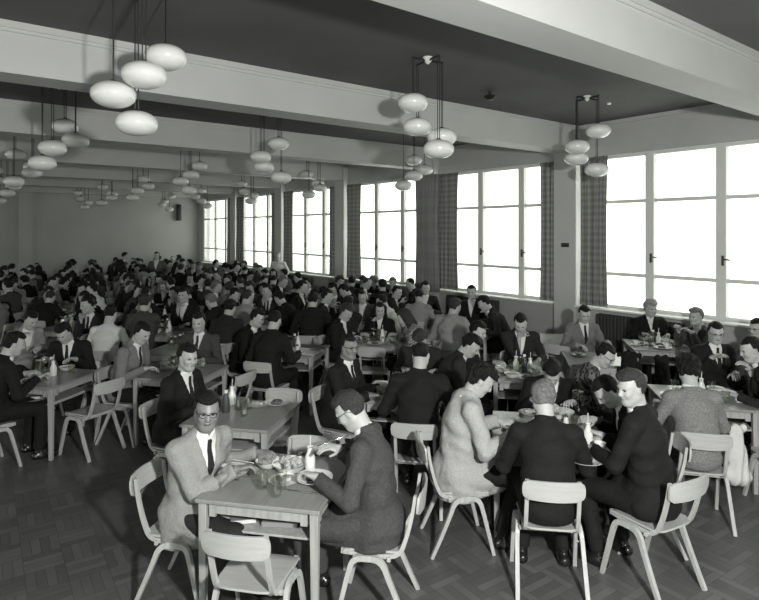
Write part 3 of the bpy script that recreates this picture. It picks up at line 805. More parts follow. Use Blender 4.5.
def join_simple(src, name):
    """one-mesh copy of a prototype, for things too small in view to show parts"""
    bm = bmesh.new(); ms = []
    def add(o, M):
        if o.type == 'MESH':
            n0 = len(bm.faces); tmp = o.data.copy(); tmp.transform(M); bm.from_mesh(tmp); bpy.data.meshes.remove(tmp)
            m = o.data.materials[0]
            if m not in ms: ms.append(m)
            bm.faces.ensure_lookup_table()
            for f in bm.faces[n0:]: f.material_index = ms.index(m)
        for c in o.children: add(c, M @ c.matrix_local)
    add(src, Matrix.Identity(4))
    me = bpy.data.meshes.new(name); bm.to_mesh(me); bm.free()
    return link(name, me, ms)
def make_table():
    t = empty('dining_table'); h = .38
    bm = bmesh.new(); box(bm, (0, 0, .7275), (.76, .76, .025), bev=.005); build('tabletop', bm, MATS['table_wood'], t, smooth=False)
    bm = bmesh.new()
    for s in (1, -1):
        for ax in (0, 1):
            for (u0, u1, z0) in ((-.30, -.26, .635), (-.27, .27, .655), (.26, .30, .635)):
                c = ((u0+u1)/2, s*.345); sz = (u1-u0, .02)
                if ax: box(bm, (c[1], c[0], (z0+.715)/2), (sz[1], sz[0], .715-z0))
                else: box(bm, (c[0], c[1], (z0+.715)/2), (sz[0], sz[1], .715-z0))
    build('apron', bm, MATS['table_leg_wood'], t, smooth=False)
    bm = bmesh.new(); box(bm, (0, 0, .545), (.64, .64, .014), bev=.003)
    for s in (1, -1): box(bm, (s*.318, 0, .552), (.012, .64, .028))
    build('shelf', bm, MATS['table_leg_wood'], t, smooth=False)
    for sx in (1, -1):
        for sy in (1, -1):
            bm = bmesh.new(); r = bmesh.ops.create_cube(bm, size=1)
            for v in r['verts']:
                k = .050 if v.co.z > 0 else .036
                cx_ = sx*(.340 if v.co.z > 0 else .343); cy_ = sy*(.340 if v.co.z > 0 else .343)
                v.co = Vector((cx_+v.co.x*k, cy_+v.co.y*k, .715 if v.co.z > 0 else 0))
            bmesh.ops.bevel(bm, geom=bm.edges[:], offset=.004, segments=1, affect='EDGES')
            build('leg', bm, MATS['table_leg_wood'], t, smooth=False)
    return t
def P_plate():
    bm = bmesh.new(); lathe(bm, [(0, .004), (.075, .004), (.085, .010), (.118, .020), (.120, .023), (.116, .023), (.086, .014), (.074, .008), (0, .008)], 28)
    o = build('dinner_plate', bm, MATS['china'])
    rnd = random.Random(3); bm = bmesh.new()
    for i in range(9):
        a = rnd.random()*6.3; r = rnd.random()*.045; s = .014+.012*rnd.random()
        bmesh.ops.create_icosphere(bm, subdivisions=2, radius=s, matrix=Matrix.Translation((r*math.cos(a), r*math.sin(a), .012+s*.4)) @ Matrix.Diagonal((1.3, 1, .7, 1)))
    build('food', bm, MATS['food_dark'], o); return o
def P_empty_plate():
    bm = bmesh.new(); lathe(bm, [(0, .004), (.06, .004), (.07, .008), (.095, .016), (.097, .018), (.093, .018), (.07, .011), (.06, .007), (0, .007)], 24)
    o = build('side_plate', bm, MATS['china']); bm = bmesh.new()
    for i, (x, y) in enumerate(((0, .01), (.02, -.02), (-.03, -.01))): box(bm, (x, y, .020+.008*i), (.06, .04, .022), rz=i, bev=.006)
    build('bread', bm, MATS['food_light'], o); return o
def P_bowl():
    bm = bmesh.new(); lathe(bm, [(0, .004), (.035, .004), (.06, .02), (.08, .05), (.082, .053), (.078, .05), (.056, .022), (.03, .012), (0, .010)], 24)
    o = build('bowl', bm, MATS['china']); bm = bmesh.new(); lathe(bm, [(.072, .040), (.04, .048), (0, .05)], 16); build('pudding', bm, MATS['food_light'], o); return o
def P_tumbler():
    bm = bmesh.new(); lathe(bm, [(0, .0), (.027, .0), (.030, .004), (.036, .105), (.0345, .105), (.0285, .010), (0, .010)], 20)
    o = build('glass_tumbler', bm, MATS['tumbler_glass']); return o
def P_jug():
    bm = bmesh.new(); lathe(bm, [(0, 0), (.048, 0), (.055, .02), (.058, .08), (.046, .13), (.044, .16), (.050, .18), (.047, .18), (.041, .16), (.043, .13), (.054, .08), (.051, .02), (0, .008)], 24)
    o = build('water_jug', bm, MATS['tumbler_glass']); bm = bmesh.new()
    tube(bm, smooth_path([(.048, 0, .165), (.085, 0, .16), (.095, 0, .11), (.080, 0, .06), (.056, 0, .05)], 4), .006, 8); build('handle', bm, MATS['tumbler_glass'], o)
    return o
def P_bottle():
    bm = bmesh.new(); lathe(bm, [(0, 0), (.031, 0), (.034, .006), (.034, .075), (.031, .092), (.018, .125), (.016, .145), (.020, .149), (.020, .158), (.016, .161), (0, .161)], 24)
    o = build('milk_bottle', bm, MATS['milk']); bm = bmesh.new(); tube(bm, [(.0, 0, .14), (.006, .004, .225)], .0035, 8); build('straw', bm, MATS['paper'], o)
    return o
def P_sauce():
    bm = bmesh.new(); lathe(bm, [(0, 0), (.030, 0), (.032, .005), (.032, .10), (.026, .125), (.013, .15), (.013, .17), (0, .172)], 20)
    o = build('sauce_bottle', bm, MATS['book_dark']); bm = bmesh.new(); lathe(bm, [(.016, .165), (.016, .19), (0, .192)], 14); build('cap', bm, MATS['china'], o); return o
def P_shaker():
    bm = bmesh.new(); lathe(bm, [(0, 0), (.022, 0), (.024, .004), (.017, .055), (.016, .062)], 16)
    o = build('salt_shaker', bm, MATS['china']); bm = bmesh.new(); lathe(bm, [(.018, .058), (.018, .072), (.010, .080), (0, .081)], 16); build('cap', bm, MATS['steel'], o); return o
def P_cup():
    bm = bmesh.new(); lathe(bm, [(0, .012), (.022, .012), (.030, .025), (.041, .068), (.039, .068), (.028, .028), (0, .018)], 20)
    tube(bm, smooth_path([(.038, 0, .058), (.058, 0, .055), (.056, 0, .035), (.033, 0, .030)], 3), .004, 6)
    o = build('tea_cup', bm, MATS['china']); bm = bmesh.new(); lathe(bm, [(0, .003), (.04, .003), (.07, .013), (.068, .015), (.04, .007), (0, .007)], 22); build('saucer', bm, MATS['china'], o); return o
def P_fork():
    bm = bmesh.new(); tube(bm, [(0, -.09, .004), (0, .02, .006), (0, .045, .004)], [.004, .0025, .004], 6); box(bm, (0, .055, .004), (.022, .02, .002))
    for i in range(4): box(bm, (-.009+.006*i, .08, .005), (.0025, .035, .002))
    return build('fork', bm, MATS['steel'])
def P_knife():
    bm = bmesh.new(); box(bm, (0, -.06, .005), (.014, .09, .008), bev=.002); box(bm, (0, .04, .004), (.016, .12, .0018), bev=.0006); return build('table_knife', bm, MATS['steel'])
def P_dish():
    bm = bmesh.new(); lathe(bm, [(0, .005), (.08, .005), (.10, .03), (.115, .05), (.118, .052), (.112, .050), (.095, .028), (.07, .012), (0, .012)], 28)
    o = build('serving_dish', bm, MATS['china']); rnd = random.Random(5); bm = bmesh.new()
    for i in range(22):
        a = rnd.random()*6.3; r = rnd.random()*.075; s = .018+.01*rnd.random()
        bmesh.ops.create_icosphere(bm, subdivisions=1, radius=s, matrix=Matrix.Translation((r*math.cos(a), r*math.sin(a), .035+s*.6)))
    build('bread_rolls', bm, MATS['food_light'], o); return o
def P_book(m='book_cover'):
    bm = bmesh.new(); box(bm, (0, 0, .002), (.15, .21, .003)); box(bm, (0, 0, .028), (.15, .21, .003)); box(bm, (-.0745, 0, .015), (.003, .21, .028))
    o = build('book', bm, MATS[m], smooth=False); bm = bmesh.new(); box(bm, (.002, 0, .015), (.142, .202, .022)); build('pages', bm, MATS['paper'], o, smooth=False); return o
# ------------------------------------------------------------------ layout
CHAIR = make_chair(); TABLE = make_table()
CHAIR_FAR = join_simple(CHAIR, 'dining_chair'); TABLE_FAR = join_simple(TABLE, 'dining_table')
PROTO = dict(plate=P_plate(), side=P_empty_plate(), bowl=P_bowl(), tumbler=P_tumbler(), jug=P_jug(), bottle=P_bottle(), sauce=P_sauce(),
             shaker=P_shaker(), cup=P_cup(), fork=P_fork(), knife=P_knife(), dish=P_dish(), book=P_book(), darkbook=P_book('book_dark'))
CATS = dict(plate='plate', side='plate', bowl='bowl', tumbler='glass', jug='jug', bottle='bottle', sauce='bottle', shaker='salt shaker', cup='cup', fork='fork', knife='knife', dish='dish', book='book', darkbook='book')
def u_(az=ORI): return (math.sin(R(az)), math.cos(R(az)))
def tf(c, s, t, az=ORI):          # offset s to the right, t away, along a table turned by az
    f = u_(az); return (c[0]+f[1]*s+f[0]*t, c[1]-f[0]*s+f[1]*t)
def px_of(x, z): return CX+F*x/z
OCC = []                           # camera-frame positions of seats taken
ROOT_T = []
def table(x, z, label, far=False, az=ORI, group='square wooden dining tables'):
    X, Y = W(x, z); ROOT_T.append((x, z))
    return inst(TABLE_FAR if far else TABLE, X, Y, 0, heading(az), label, group, 'table')
def chair(x, z, az, label, far=False, group='pale bentwood dining chairs'):
    X, Y = W(x, z)
    return inst(CHAIR_FAR if far else CHAIR, X, Y, 0, heading(az), label, group, 'chair')
def item(kind, x, z, label, rz=0, h=.7405, group=None):
    X, Y = W(x, z)
    return inst(PROTO[kind], X, Y, h, rz, label, group or 'tableware and food on the tables', CATS[kind])
def item_px(kind, px, py, label, rz=0, h=.7405):
    z = F*(CAMH-h)/(py-HY); return item(kind, (px-CX)/F*z, z, label, rz, h)
def put(px, z, az, h, label, seat_label=None, q=QM, back=.055, caz=None, **p):
    for _ in range(4):
        k = skeleton(p); e = h-k['H'][2]
        if p.get('stand'): break
        p['tl'] = min(1.14, max(.84, p.get('tl', 1.0)+e/.52))
    p.setdefault('seed', len(OCC))
    root, k = person(p, q)
    f = u_(az); hx, hy = k['H'][0], k['H'][1]
    x0, z0 = (px-CX)/F*z, z
    x = x0-(f[1]*hx+f[0]*hy); zz = z0-(-f[0]*hx+f[1]*hy)
    X, Y = W(x, zz); place(root, X, Y, 0, heading(az), label, None, 'person'); OCC.append((x, zz))
    if p.get('hold'):
        nm, s = p['hold']; hp_ = k['Hd', s]+nrm(k['Hd', s]-k['E', s])*.075+V3(0, 0, .0)
        o = inst(PROTO['knife' if 'knife' in nm else 'fork'], X, Y, 0, heading(az), '%s held in the hand of the %s' % (nm.replace('_', ' '), 'light tweed jacket man' if s and nm == 'fork' else 'grey-jacketed man in glasses'), 'tableware and food on the tables', 'knife' if 'knife' in nm else 'fork')
        ca, sa = math.cos(heading(az)), math.sin(heading(az))
        o.location = (X+ca*hp_[0]-sa*hp_[1], Y+sa*hp_[0]+ca*hp_[1], hp_[2]); o.rotation_euler = (R(-12), 0, heading(az)+.5)
    if seat_label:
        ca = az if caz is None else caz; g = u_(ca)
        chair(x+g[0]*back, zz+g[1]*back, ca, seat_label)
    return root
AW, RI, TO, LE = ORI, ORI+90, ORI+180, ORI-90
# --- tables near the camera
TA = (-.63, 3.69); TB = (-1.17, 5.0); TC = (.25, 5.66); TE = (1.28, 4.62); TF = (3.02, 5.5); TG = (2.67, 7.15); TH = (3.80, 7.98)
TI = (1.62, 6.38); TJ = (-2.2, 6.5); TK = (-3.56, 6.25); TN = (-1.12, 7.68); TD = (0.0, 8.25); TL = (2.45, 8.5); TQ = (1.3, 9.05)
for c, l in ((TA, 'square wooden table nearest the camera, between the tweed jacket and grey jacket men'),
             (TB, 'wooden table with an empty chair and two plates behind the nearest table'),
             (TC, 'wooden table in front of the dark-suited man seen from behind at centre'),
             (TE, 'crowded wooden table in front of the fair-haired man seen from behind'),
             (TF, 'wooden table at right edge in front of the grey sweater diner'),
             (TG, 'pale empty-topped wooden table below the pillar, right of the tweed man'),
             (TH, 'wooden table under the nearest window covered in white dishes'),
             (TI, 'wooden table with two white bottles before the drinking man'),
             (TJ, 'wooden table left of centre between the grey jacket man and the tie man'),
             (TK, 'wooden table at the left edge with a pushed back empty chair'),
             (TN, 'wooden table with a paper tray in front of two dark backs'),
             (TD, 'wooden table behind a lone empty chair, with the long-haired woman beyond'),
             (TL, 'wooden table standing empty against the pillar'),
             (TQ, 'wooden table below the second window beside the stooping dark-jacketed man')):
    table(c[0], c[1], l)
# --- the people one can tell apart
put(207, 3.60, 113, 1.185, 'young man with glasses in light tweed jacket turning to camera at nearest table', 'pale bentwood chair under the man in the light tweed jacket', q=QH, back=-.03, caz=100,
    lean=17, twist=-14, hy=-46, hp=6, hr=-4, hold=('fork', 1), hands=((-.01, .34, .83), (-.34, .28, .81)), wear='suit', cm='tweed_light', pm='cloth_charcoal', tie=True, hair='side', hm='hair_black', skin='skin_dark', glasses=True, seed=2, drape=.36)
put(350, 3.60, 279, 1.19, 'man with glasses and receding hair in grey jacket eating in profile at nearest table', 'pale bentwood chair under the grey-jacketed man in glasses', q=QH, back=.0,
    lean=9, hp=38, hold=('table_knife', 1), hands=((.06, .25, .93), (-.15, .34, .83)), wear='suit', cm='cloth_grey', pm='cloth_grey', hair='side', hm='hair_brown', glasses=True, seed=3, drape=.42)
put(188, 5.08, 112, 1.20, 'dark-haired man in black suit and tie sitting behind the light tweed jacket man', 'pale chair behind the black suit of the man with patterned tie', q=QH,
    lean=14, hy=-22, hp=12, hands=((.13, .36, .80), (-.2, .33, .79)), cm='cloth_dark', tie=True, hair='side', hm='hair_black', seed=4)
put(349, 5.52, 118, 1.20, 'man with glasses in dark suit facing the camera beyond the grey jacket man', 'pale chair edge showing behind the dark-suited man in glasses', q=QH,
    lean=10, hy=-20, hp=6, hands=((.10, .40, .80), (-.2, .33, .79)), cm='cloth_dark', tie=True, tm='cloth_dark', hair='short', hm='hair_black', skin='skin_dark', glasses=True, seed=5)
put(421, 5.08, 10, 1.215, 'broad man in dark suit seen from behind at centre, chair back across his waist', 'pale chair behind the broad dark suit at centre', q=QH,
    lean=14, hp=22, hy=-6, hands='wide', cm='cloth_dark', sw=.19, hair='crop', hm='hair_black', seed=6, back=-.0)
put(481, 4.33, 84, 1.19, 'curly-haired person in pale coat leaning right over a plate', 'pale chair with rounded back behind the pale coat', q=QH, back=.0,
    lean=10, hp=38, hy=-12, hands='eat', wear='coat', cm='tweed_pale', pm='cloth_dark', hair='curly', hm='hair_black', seed=7, tuck=.1, drape=.36)
put(543, 3.98, 8, 1.153, 'fair-haired man in black jacket seen from behind in the foreground', 'pale chair with broad back behind the fair-haired man in black', q=QH, back=.05,
    lean=16, hp=26, hy=6, hands='eat', cm='cloth_dark', sw=.175, hair='full', hm='hair_fair', seed=8, tuck=.12)
put(631, 3.88, -34, 1.27, 'young man in black jacket at right turning his face towards the left', 'pale chair turned sideways in the right foreground', q=QH, back=.0, caz=-28,
    lean=9, twist=18, hy=74, hp=12, hands=((.10, .38, .80), (-.14, .34, .79)), cm='cloth_dark', sw=.185, hair='side', hm='hair_brown', seed=9, tuck=.1)
put(607, 4.36, -80, 1.10, 'dark-haired diner with white collar bowed low beside the young man in black', 'chair hidden behind the young man in black, under a bowed diner', q=QM,
    lean=26, hp=48, hy=10, hands='eat', cm='cloth_black', hair='short', hm='hair_black', seed=10)
put(688, 4.80, 4, 1.15, 'curly-haired person in grey knitted sweater seen from behind at right', 'pale chair behind the grey knitted sweater', q=QH, back=.08, caz=14,
    lean=17, hp=28, hy=-14, hands='eat', wear='sweater', cm='knit_grey', pm='cloth_grey', hair='curly', hm='hair_black', seed=11)
put(751, 5.40, -58, 1.20, 'dark-jacketed man at the right edge seen from behind his shoulder', 'pale chair cut by the right edge of the picture', q=QH, back=-.02, caz=-25,
    lean=20, hp=20, hy=24, hands='mouth', cm='cloth_charcoal', sw=.19, hair='short', hm='hair_black', seed=12)
put(716, 6.30, 176, 1.20, 'man with glasses and tie in dark suit facing camera at right table', 'chair under the man in glasses beneath the nearest window', q=QH,
    lean=10, hp=16, hy=-18, hands='chin', cm='cloth_dark', tie=True, hair='short', hm='hair_black', glasses=True, seed=13)
put(605, 5.62, 108, 1.10, 'man with glasses in patterned woollen jacket stooping right over his food', 'chair under the man in the patterned woollen jacket', q=QH,
    lean=24, hp=34, hy=-22, hands='eat', cm='patterned_wool', wear='sweater', hair='short', hm='hair_black', glasses=True, seed=14)
put(552, 5.15, 190, 1.05, 'dark-haired diner bowed forward behind the fair-haired man', 'chair behind the bowed diner at the crowded table', lean=26, hp=48, hands='eat', cm='cloth_black', hair='side', hm='hair_black', seed=15)
put(584.5, 7.85, 176, 1.18, 'man in grey tweed jacket facing camera against the pillar', 'chair under the tweed-jacketed man at the pillar', q=QH,
    lean=10, hp=24, hy=-10, hands=((.18, .34, .80), (-.25, .28, .82)), cm='tweed_grey', hair='short', hm='hair_black', tie=True, seed=16)
put(651, 8.50, 186, 1.17, 'person in black coat with pale untidy hair sitting under the nearest window sill', 'chair under the black coat at the window', q=QM,
    lean=16, hp=10, hy=10, hands='eat', wear='coat', cm='cloth_black', hair='curly', hm='hair_grey', seed=17)
put(696, 7.75, 262, 1.16, 'fair-haired man under the nearest window raising a hand towards his face', 'chair under the fair-haired man by the nearest window', q=QM,
    lean=12, hp=8, hy=14, hands=((.06, .34, 1.0), (-.15, .30, .98)), cm='cloth_grey', hair='side', hm='hair_fair', seed=18)
put(757, 6.75, 250, 1.17, 'dark-haired man cut by the right edge beneath the window', 'chair under the man cut by the right edge', q=QM, lean=12, hp=10, hands='eat', cm='cloth_grey', hair='short', hm='hair_black', glasses=True, seed=19)
put(520.5, 6.95, 182, 1.20, 'man in dark jacket with pale trim drinking from a cup, facing camera', 'chair under the drinking man in the dark jacket', q=QH,
    lean=16, hp=36, hy=-12, hands='drink', cm='cloth_charcoal', hair='short', hm='hair_black', seed=20)
put(471, 5.90, 96, 1.14, 'dark-haired man in dark jacket leaning over bottles, right of centre', 'chair under the leaning dark-jacketed man right of centre', q=QM,
    lean=24, hp=38, hy=-24, hands='eat', cm='cloth_charcoal', hair='full', hm='hair_black', seed=21)
put(478, 6.60, 110, 1.16, 'dark-haired man just behind the leaning dark-jacketed man right of centre', 'chair under the man behind the leaning dark jacket', q=QM,
    lean=14, hp=18, hy=-16, hands='rest', cm='cloth_dark', hair='side', hm='hair_black', seed=22)
put(484, 9.00, 276, 1.22, 'man in dark jacket stooping left below the second window', 'chair under the stooping dark jacket below the second window', q=QM,
    lean=26, hp=30, hands='mouth', cm='cloth_charcoal', sw=.195, hair='side', hm='hair_black', seed=23)
put(471.5, 9.95, 200, 1.27, 'dark-haired man facing camera directly below the second window sill', 'chair under the man facing camera below the second window', lean=6, hp=10, hands='rest', cm='cloth_dark', hair='short', hm='hair_black', seed=24)
put(455, 8.45, 22, 1.20, 'person in light grey jacket seen from behind below the second window', 'chair behind the light grey jacket below the second window', q=QM,
    lean=14, hp=20, hy=-30, hands='wide', cm='knit_light', wear='coat', hair='full', hm='hair_brown', seed=25)
put(420, 6.28, 188, 1.12, 'brown-haired diner with head bowed beyond the broad dark suit', 'chair under the bowed diner beyond the broad dark suit', q=QM,
    lean=24, hp=44, hands='eat', cm='cloth_charcoal', hair='full', hm='hair_brown', seed=26)
put(404, 8.05, 275, 1.10, 'woman with striped scarf round her head leaning left at the middle table', 'chair under the woman in the striped scarf', q=QM,
    lean=24, hp=30, hands='eat', cm='striped_scarf', wear='coat', hair='long', hm='hair_brown', female=True, seed=28)
put(380, 8.78, 186, 1.11, 'woman with long dark hair in black facing the camera at the middle table', 'chair under the long-haired woman in black', q=QH,
    lean=12, hp=12, hy=8, hands='chin', cm='cloth_black', wear='coat', hair='long', hm='hair_black', sw=.155, female=True, seed=29)
put(346.5, 8.25, 112, 1.15, 'curly-haired woman with white collar looking down to the right', 'chair under the curly-haired woman with white collar', q=QM,
    lean=18, hp=28, hy=-18, hands='eat', cm='cloth_dark', hair='curly', hm='hair_brown', sw=.16, female=True, seed=30)
put(313, 8.85, 4, 1.25, 'large man in dark coat seen from behind, tallest back left of centre', 'chair under the tallest dark back left of centre', q=QM,
    lean=8, hp=22, hands='wide', cm='cloth_dark', sw=.20, hair='side', hm='hair_black', seed=31)
put(275, 7.18, 20, 1.20, 'man in black suit seen from behind with chair back at his waist, left of centre', 'pale chair behind the black suit left of centre', q=QM,
    lean=14, hp=22, hands='wide', cm='cloth_dark', hair='short', hm='hair_black', seed=32)
put(257.5, 7.70, 106, 1.15, 'dark man in profile looking right beside the black suited back', 'chair under the dark man in profile left of centre', q=QM,
    lean=20, hp=20, hands='eat', cm='cloth_black', hair='side', hm='hair_black', seed=33)
put(198.5, 7.08, 188, 1.19, 'man in grey suit and tie facing the camera, left of centre', 'chair under the grey suit facing the camera', q=QH,
    lean=8, hp=14, hy=8, hands='rest', cm='cloth_grey', tie=True, hair='short', hm='hair_black', seed=34)
put(142, 6.40, 100, 1.18, 'man in mid-grey jacket bent over a book, facing right on the left side', 'chair under the mid-grey jacket on the left side', q=QH,
    lean=18, hp=30, hy=-10, hands='eat', cm='tweed_grey', hair='side', hm='hair_black', tie=True, seed=35)
put(64, 6.85, 176, 1.10, 'man in black suit bowing over his plate, facing camera at the left table', 'chair under the bowing man at the left table', q=QH,
    lean=22, hp=36, hy=-8, hands='eat', cm='cloth_dark', tie=True, hair='side', hm='hair_black', seed=36)
put(14, 5.82, 40, 1.17, 'dark-haired man in black at the left edge facing right into the table', 'pale chair at the left edge behind the man in black', q=QH, caz=36, back=-.02,
    lean=18, hp=18, hy=-10, hands='eat', cm='cloth_dark', hair='side', hm='hair_black', seed=37)
put(111, 7.80, 4, 1.19, 'person in white sweater seen from behind on the left side', 'chair behind the white sweater', q=QM,
    lean=12, hp=16, hands='wide', cm='cloth_white', wear='sweater', hair='short', hm='hair_black', seed=38)
put(31, 7.45, 120, 1.16, 'person in pale jacket leaning on the table near the left edge', 'chair under the pale jacket near the left edge', q=QM,
    lean=26, hp=26, hands='chin', cm='tweed_light', hair='side', hm='hair_black', seed=39)
put(211, 9.1, 300, 1.2, 'fair-haired person in dark jacket leaning left behind the grey suited man', 'chair under the fair-haired dark jacket left of centre', q=QM,
    lean=18, hp=30, hands='eat', cm='cloth_dark', hair='full', hm='hair_fair', seed=40)
put(230, 8.35, 12, 1.2, 'dark-haired person in charcoal jacket seen from behind, right of the grey suited man', 'chair behind the charcoal jacket right of the grey suit', q=QM,
    lean=18, hp=20, hands='eat', cm='cloth_charcoal', hair='side', hm='hair_black', seed=41)
# standing people far away
put(125, 17.5, 60, 1.6, 'person in dark clothes standing at far wall, left of two standing figures', stand=True, lean=14, hp=20, hands=((.2, .25, 1.05), (-.2, .25, 1.05)), cm='cloth_charcoal', hair='short', hm='hair_black', q=QF, seed=1)
put(156.5, 17.2, 175, 1.6, 'person in grey clothes standing at far wall, right of two standing figures', stand=True, lean=3, hp=5, hands=((.22, .1, .95), (-.22, .1, .95)), cm='cloth_mid', hair='short', hm='hair_black', q=QF, seed=2)
put(278, 17.0, 190, 1.6, 'person in white shirt standing in front of the fourth window', stand=True, lean=5, hp=5, hands=((.2, .2, 1.0), (-.2, .2, 1.0)), cm='cloth_white', wear='shirt', hair='short', hm='hair_grey', q=QF, seed=3)
# --- empty chairs
chair(-.672, 3.21, 12, 'empty pale bentwood chair pushed in at the near side of the nearest table')
chair(*tf(TA, .0, .36), TO, 'empty pale chair at the far side of the nearest table')
chair(*tf(TB, .12, .38), TO, 'empty pale chair at the far side of the table with two plates')
chair(*tf(TK, .58, -.05), LE+14, 'empty pale chair pulled out beside the left table')
chair(*tf(TJ, .52, .0), LE+8, 'empty pale chair right of the table left of centre')
chair(-.06, 7.90, AW-2, 'lone empty chair at centre in front of the long-haired woman')
chair(2.55, 8.0, AW+30, 'empty chair before the empty table at the pillar')
chair(*tf(TG, .1, -.42), AW, 'empty chair at the near side of the pale empty-topped table')
chair(3.42, 4.9, 352, 'empty pale chair with a white bag hanging, at the right edge')
OCC += [(-.755, 3.1), tf(TA, 0, .5), tf(TB, 0, .5), tf(TK, .6, 0), tf(TJ, .55, 0), (-.1, 7.8), (2.5, 7.9), tf(TG, .1, -.5), (3.4, 4.9)]
# --- things on the nearest table
item_px('plate', 231, 473, 'dinner plate with food in front of the light tweed jacket man')
item_px('plate', 314, 480, 'dinner plate in front of the grey-jacketed man in glasses')
item_px('dish', 290, 470, 'round dish heaped with bread in the middle of the nearest table')
item_px('bowl', 268, 468, 'white bowl left of the bread dish on the nearest table')
item_px('side', 284, 482, 'small side plate with bread before the milk bottle on the nearest table')
item_px('tumbler', 262, 488, 'clear glass tumbler at left of three on the nearest table')
item_px('tumbler', 276, 496, 'clear glass tumbler nearest the camera on the nearest table')
item_px('tumbler', 281, 489, 'clear glass tumbler at right of three on the nearest table')
item_px('bottle', 310, 470, 'white milk bottle with straw on the nearest table')
item_px('shaker', 299, 464, 'salt shaker beside the milk bottle on the nearest table')
item_px('fork', 247, 480, 'fork by the right hand of the light tweed jacket man', rz=1.0)
item_px('knife', 300, 492, 'table knife left of the grey-jacketed man\'s plate', rz=.6)
def tput(k, c, s, t, l, rz=0, h=.7405): x, z = tf(c, s, t); return item(k, x, z, l, rz-R(YAW), h)
tput('book', TA, -.17, -.16, 'grey book lying on the shelf under the nearest table', .2, .554)
tput('darkbook', TA, -.16, .1, 'dark book on the shelf under the nearest table, behind the grey book', -.2, .554)
tput('book', TA, .08, -.17, 'flat pale book on the right part of the shelf under the nearest table', 1.5, .554)
tput('book', TC, .0, -.1, 'book lying on the shelf under the centre table', .4, .554)
tput('book', TK, .0, -.1, 'book lying on the shelf under the left table', .4, .554)
# second table
item_px('plate', 277, 404, 'oval-looking dinner plate at right on the table behind the nearest one')
item_px('side', 258, 406, 'small plate at left on the table behind the nearest one')
item_px('tumbler', 244, 416, 'clear tumbler at front on the table behind the nearest one')
item_px('tumbler', 238, 410, 'clear tumbler at left on the table behind the nearest one')
item_px('bottle', 232, 404, 'white bottle with straw on the table behind the nearest one')
item_px('tumbler', 248, 409, 'clear tumbler in the middle of the table behind the nearest one')
item_px('sauce', 226, 412, 'dark sauce bottle on the table behind the nearest one')
# crowded table
item_px('plate', 516, 427, 'dinner plate in front of the curly-haired person in the pale coat')
item_px('bottle', 588, 444, 'white milk bottle with straw beside the young man in black')
for i, (k, a, b, l) in enumerate((('tumbler', 575, 428, 'clear tumbler behind the milk bottle on the crowded table'), ('dish', 560, 417, 'dish of bread in the middle of the crowded table'),
    ('plate', 586, 462, 'dinner plate in front of the young man in black'), ('plate', 545, 408, 'far dinner plate on the crowded table'), ('cup', 600, 452, 'white cup and saucer right of the milk bottle'),
    ('side', 530, 414, 'side plate of bread left on the crowded table'), ('jug', 578, 412, 'glass water jug on the crowded table'), ('tumbler', 598, 430, 'clear tumbler at the right of the crowded table'))):
    item_px(k, a, b, l)
for k, a, b, l in (('side', 524, 431, 'side plate nearest the pale coat on the crowded table'), ('bowl', 566, 436, 'bowl of pudding before the fair-haired man on the crowded table'),
    ('tumbler', 553, 425, 'clear tumbler left of the bread dish on the crowded table'), ('cup', 541, 421, 'white cup and saucer left on the crowded table'), ('shaker', 566, 424, 'salt shaker on the crowded table'),
    ('bowl', 512, 378, 'bowl of pudding left of the bottles before the drinking man'), ('side', 545, 381, 'side plate of bread, front right before the drinking man'), ('cup', 552, 372, 'white cup and saucer right of the bottles before the drinking man'),
    ('plate', 660, 346, 'dinner plate on the front edge of the table under the nearest window'), ('bowl', 645, 341, 'bowl of pudding at left of the table under the nearest window'),
    ('plate', 680, 401, 'dinner plate half hidden before the grey sweater'), ('bowl', 716, 393, 'bowl of pudding right of the grey sweater')):
    item_px(k, a, b, l)
AUTO = {}
def dress(c, name, n=4, seed=0, sides=(0, 1, 2, 3), full=True):
    """set a table: a plate before each diner, glasses, bottle and jug in the middle"""
    rnd = random.Random(seed)
    dirs = {0: (0, -1, 'near'), 1: (-1, 0, 'left'), 2: (0, 1, 'far'), 3: (1, 0, 'right')}
    for sd in sides:
        dx, dy, w = dirs[sd]; k = rnd.choice(('plate', 'plate', 'side', 'bowl'))
        tput(k, c, dx*.24+rnd.uniform(-.03, .03), dy*.24+rnd.uniform(-.03, .03), '%s on the %s side of %s' % ({'plate': 'dinner plate', 'side': 'side plate', 'bowl': 'bowl of pudding'}[k], w, name), rnd.random()*6)
        if full:
            tput('tumbler', c, dx*.17+dy*.16, dy*.17-dx*.16, 'clear tumbler on the %s side of %s' % (w, name))
            if rnd.random() < .6: tput('fork', c, dx*.25-dy*.15, dy*.25+dx*.15, 'fork on the %s side of %s' % (w, name), rnd.random()*6)
    tput('bottle', c, .03, .05, 'white bottle with straw on %s' % name)
    if full or rnd.random() < .5: tput('jug', c, -.07, -.02, 'glass water jug on %s' % name)
    if full: tput('shaker', c, .06, -.06, 'salt shaker on %s' % name); tput('sauce', c, -.03, .09, 'dark sauce bottle on %s' % name)
dress(TC, 'the table before the broad dark suit', seed=1)
dress(TF, 'the table before the grey sweater', seed=2)
dress(TH, 'the table under the nearest window', seed=3)
tput('cup', TH, .05, -.28, 'tea cup on the near edge of the table under the nearest window'); tput('cup', TH, -.3, -.1, 'tea cup at left of the table under the nearest window')
tput('dish', TH, .12, .12, 'dish of bread on the table under the nearest window')
dress(TI, 'the table before the drinking man', seed=4); tput('dish', TI, .12, -.05, 'dish of bread on the table before the drinking man')
tput('bottle', TI, -.12, .12, 'second white bottle, left, on the table before the drinking man')
dress(TJ, 'the table left of centre', seed=5, sides=(1, 2)); dress(TK, 'the left edge table', seed=6, sides=(0, 2))
dress(TN, 'the table with the paper tray', seed=7, sides=(0, 1)); dress(TD, 'the long-haired woman\'s table', seed=8)
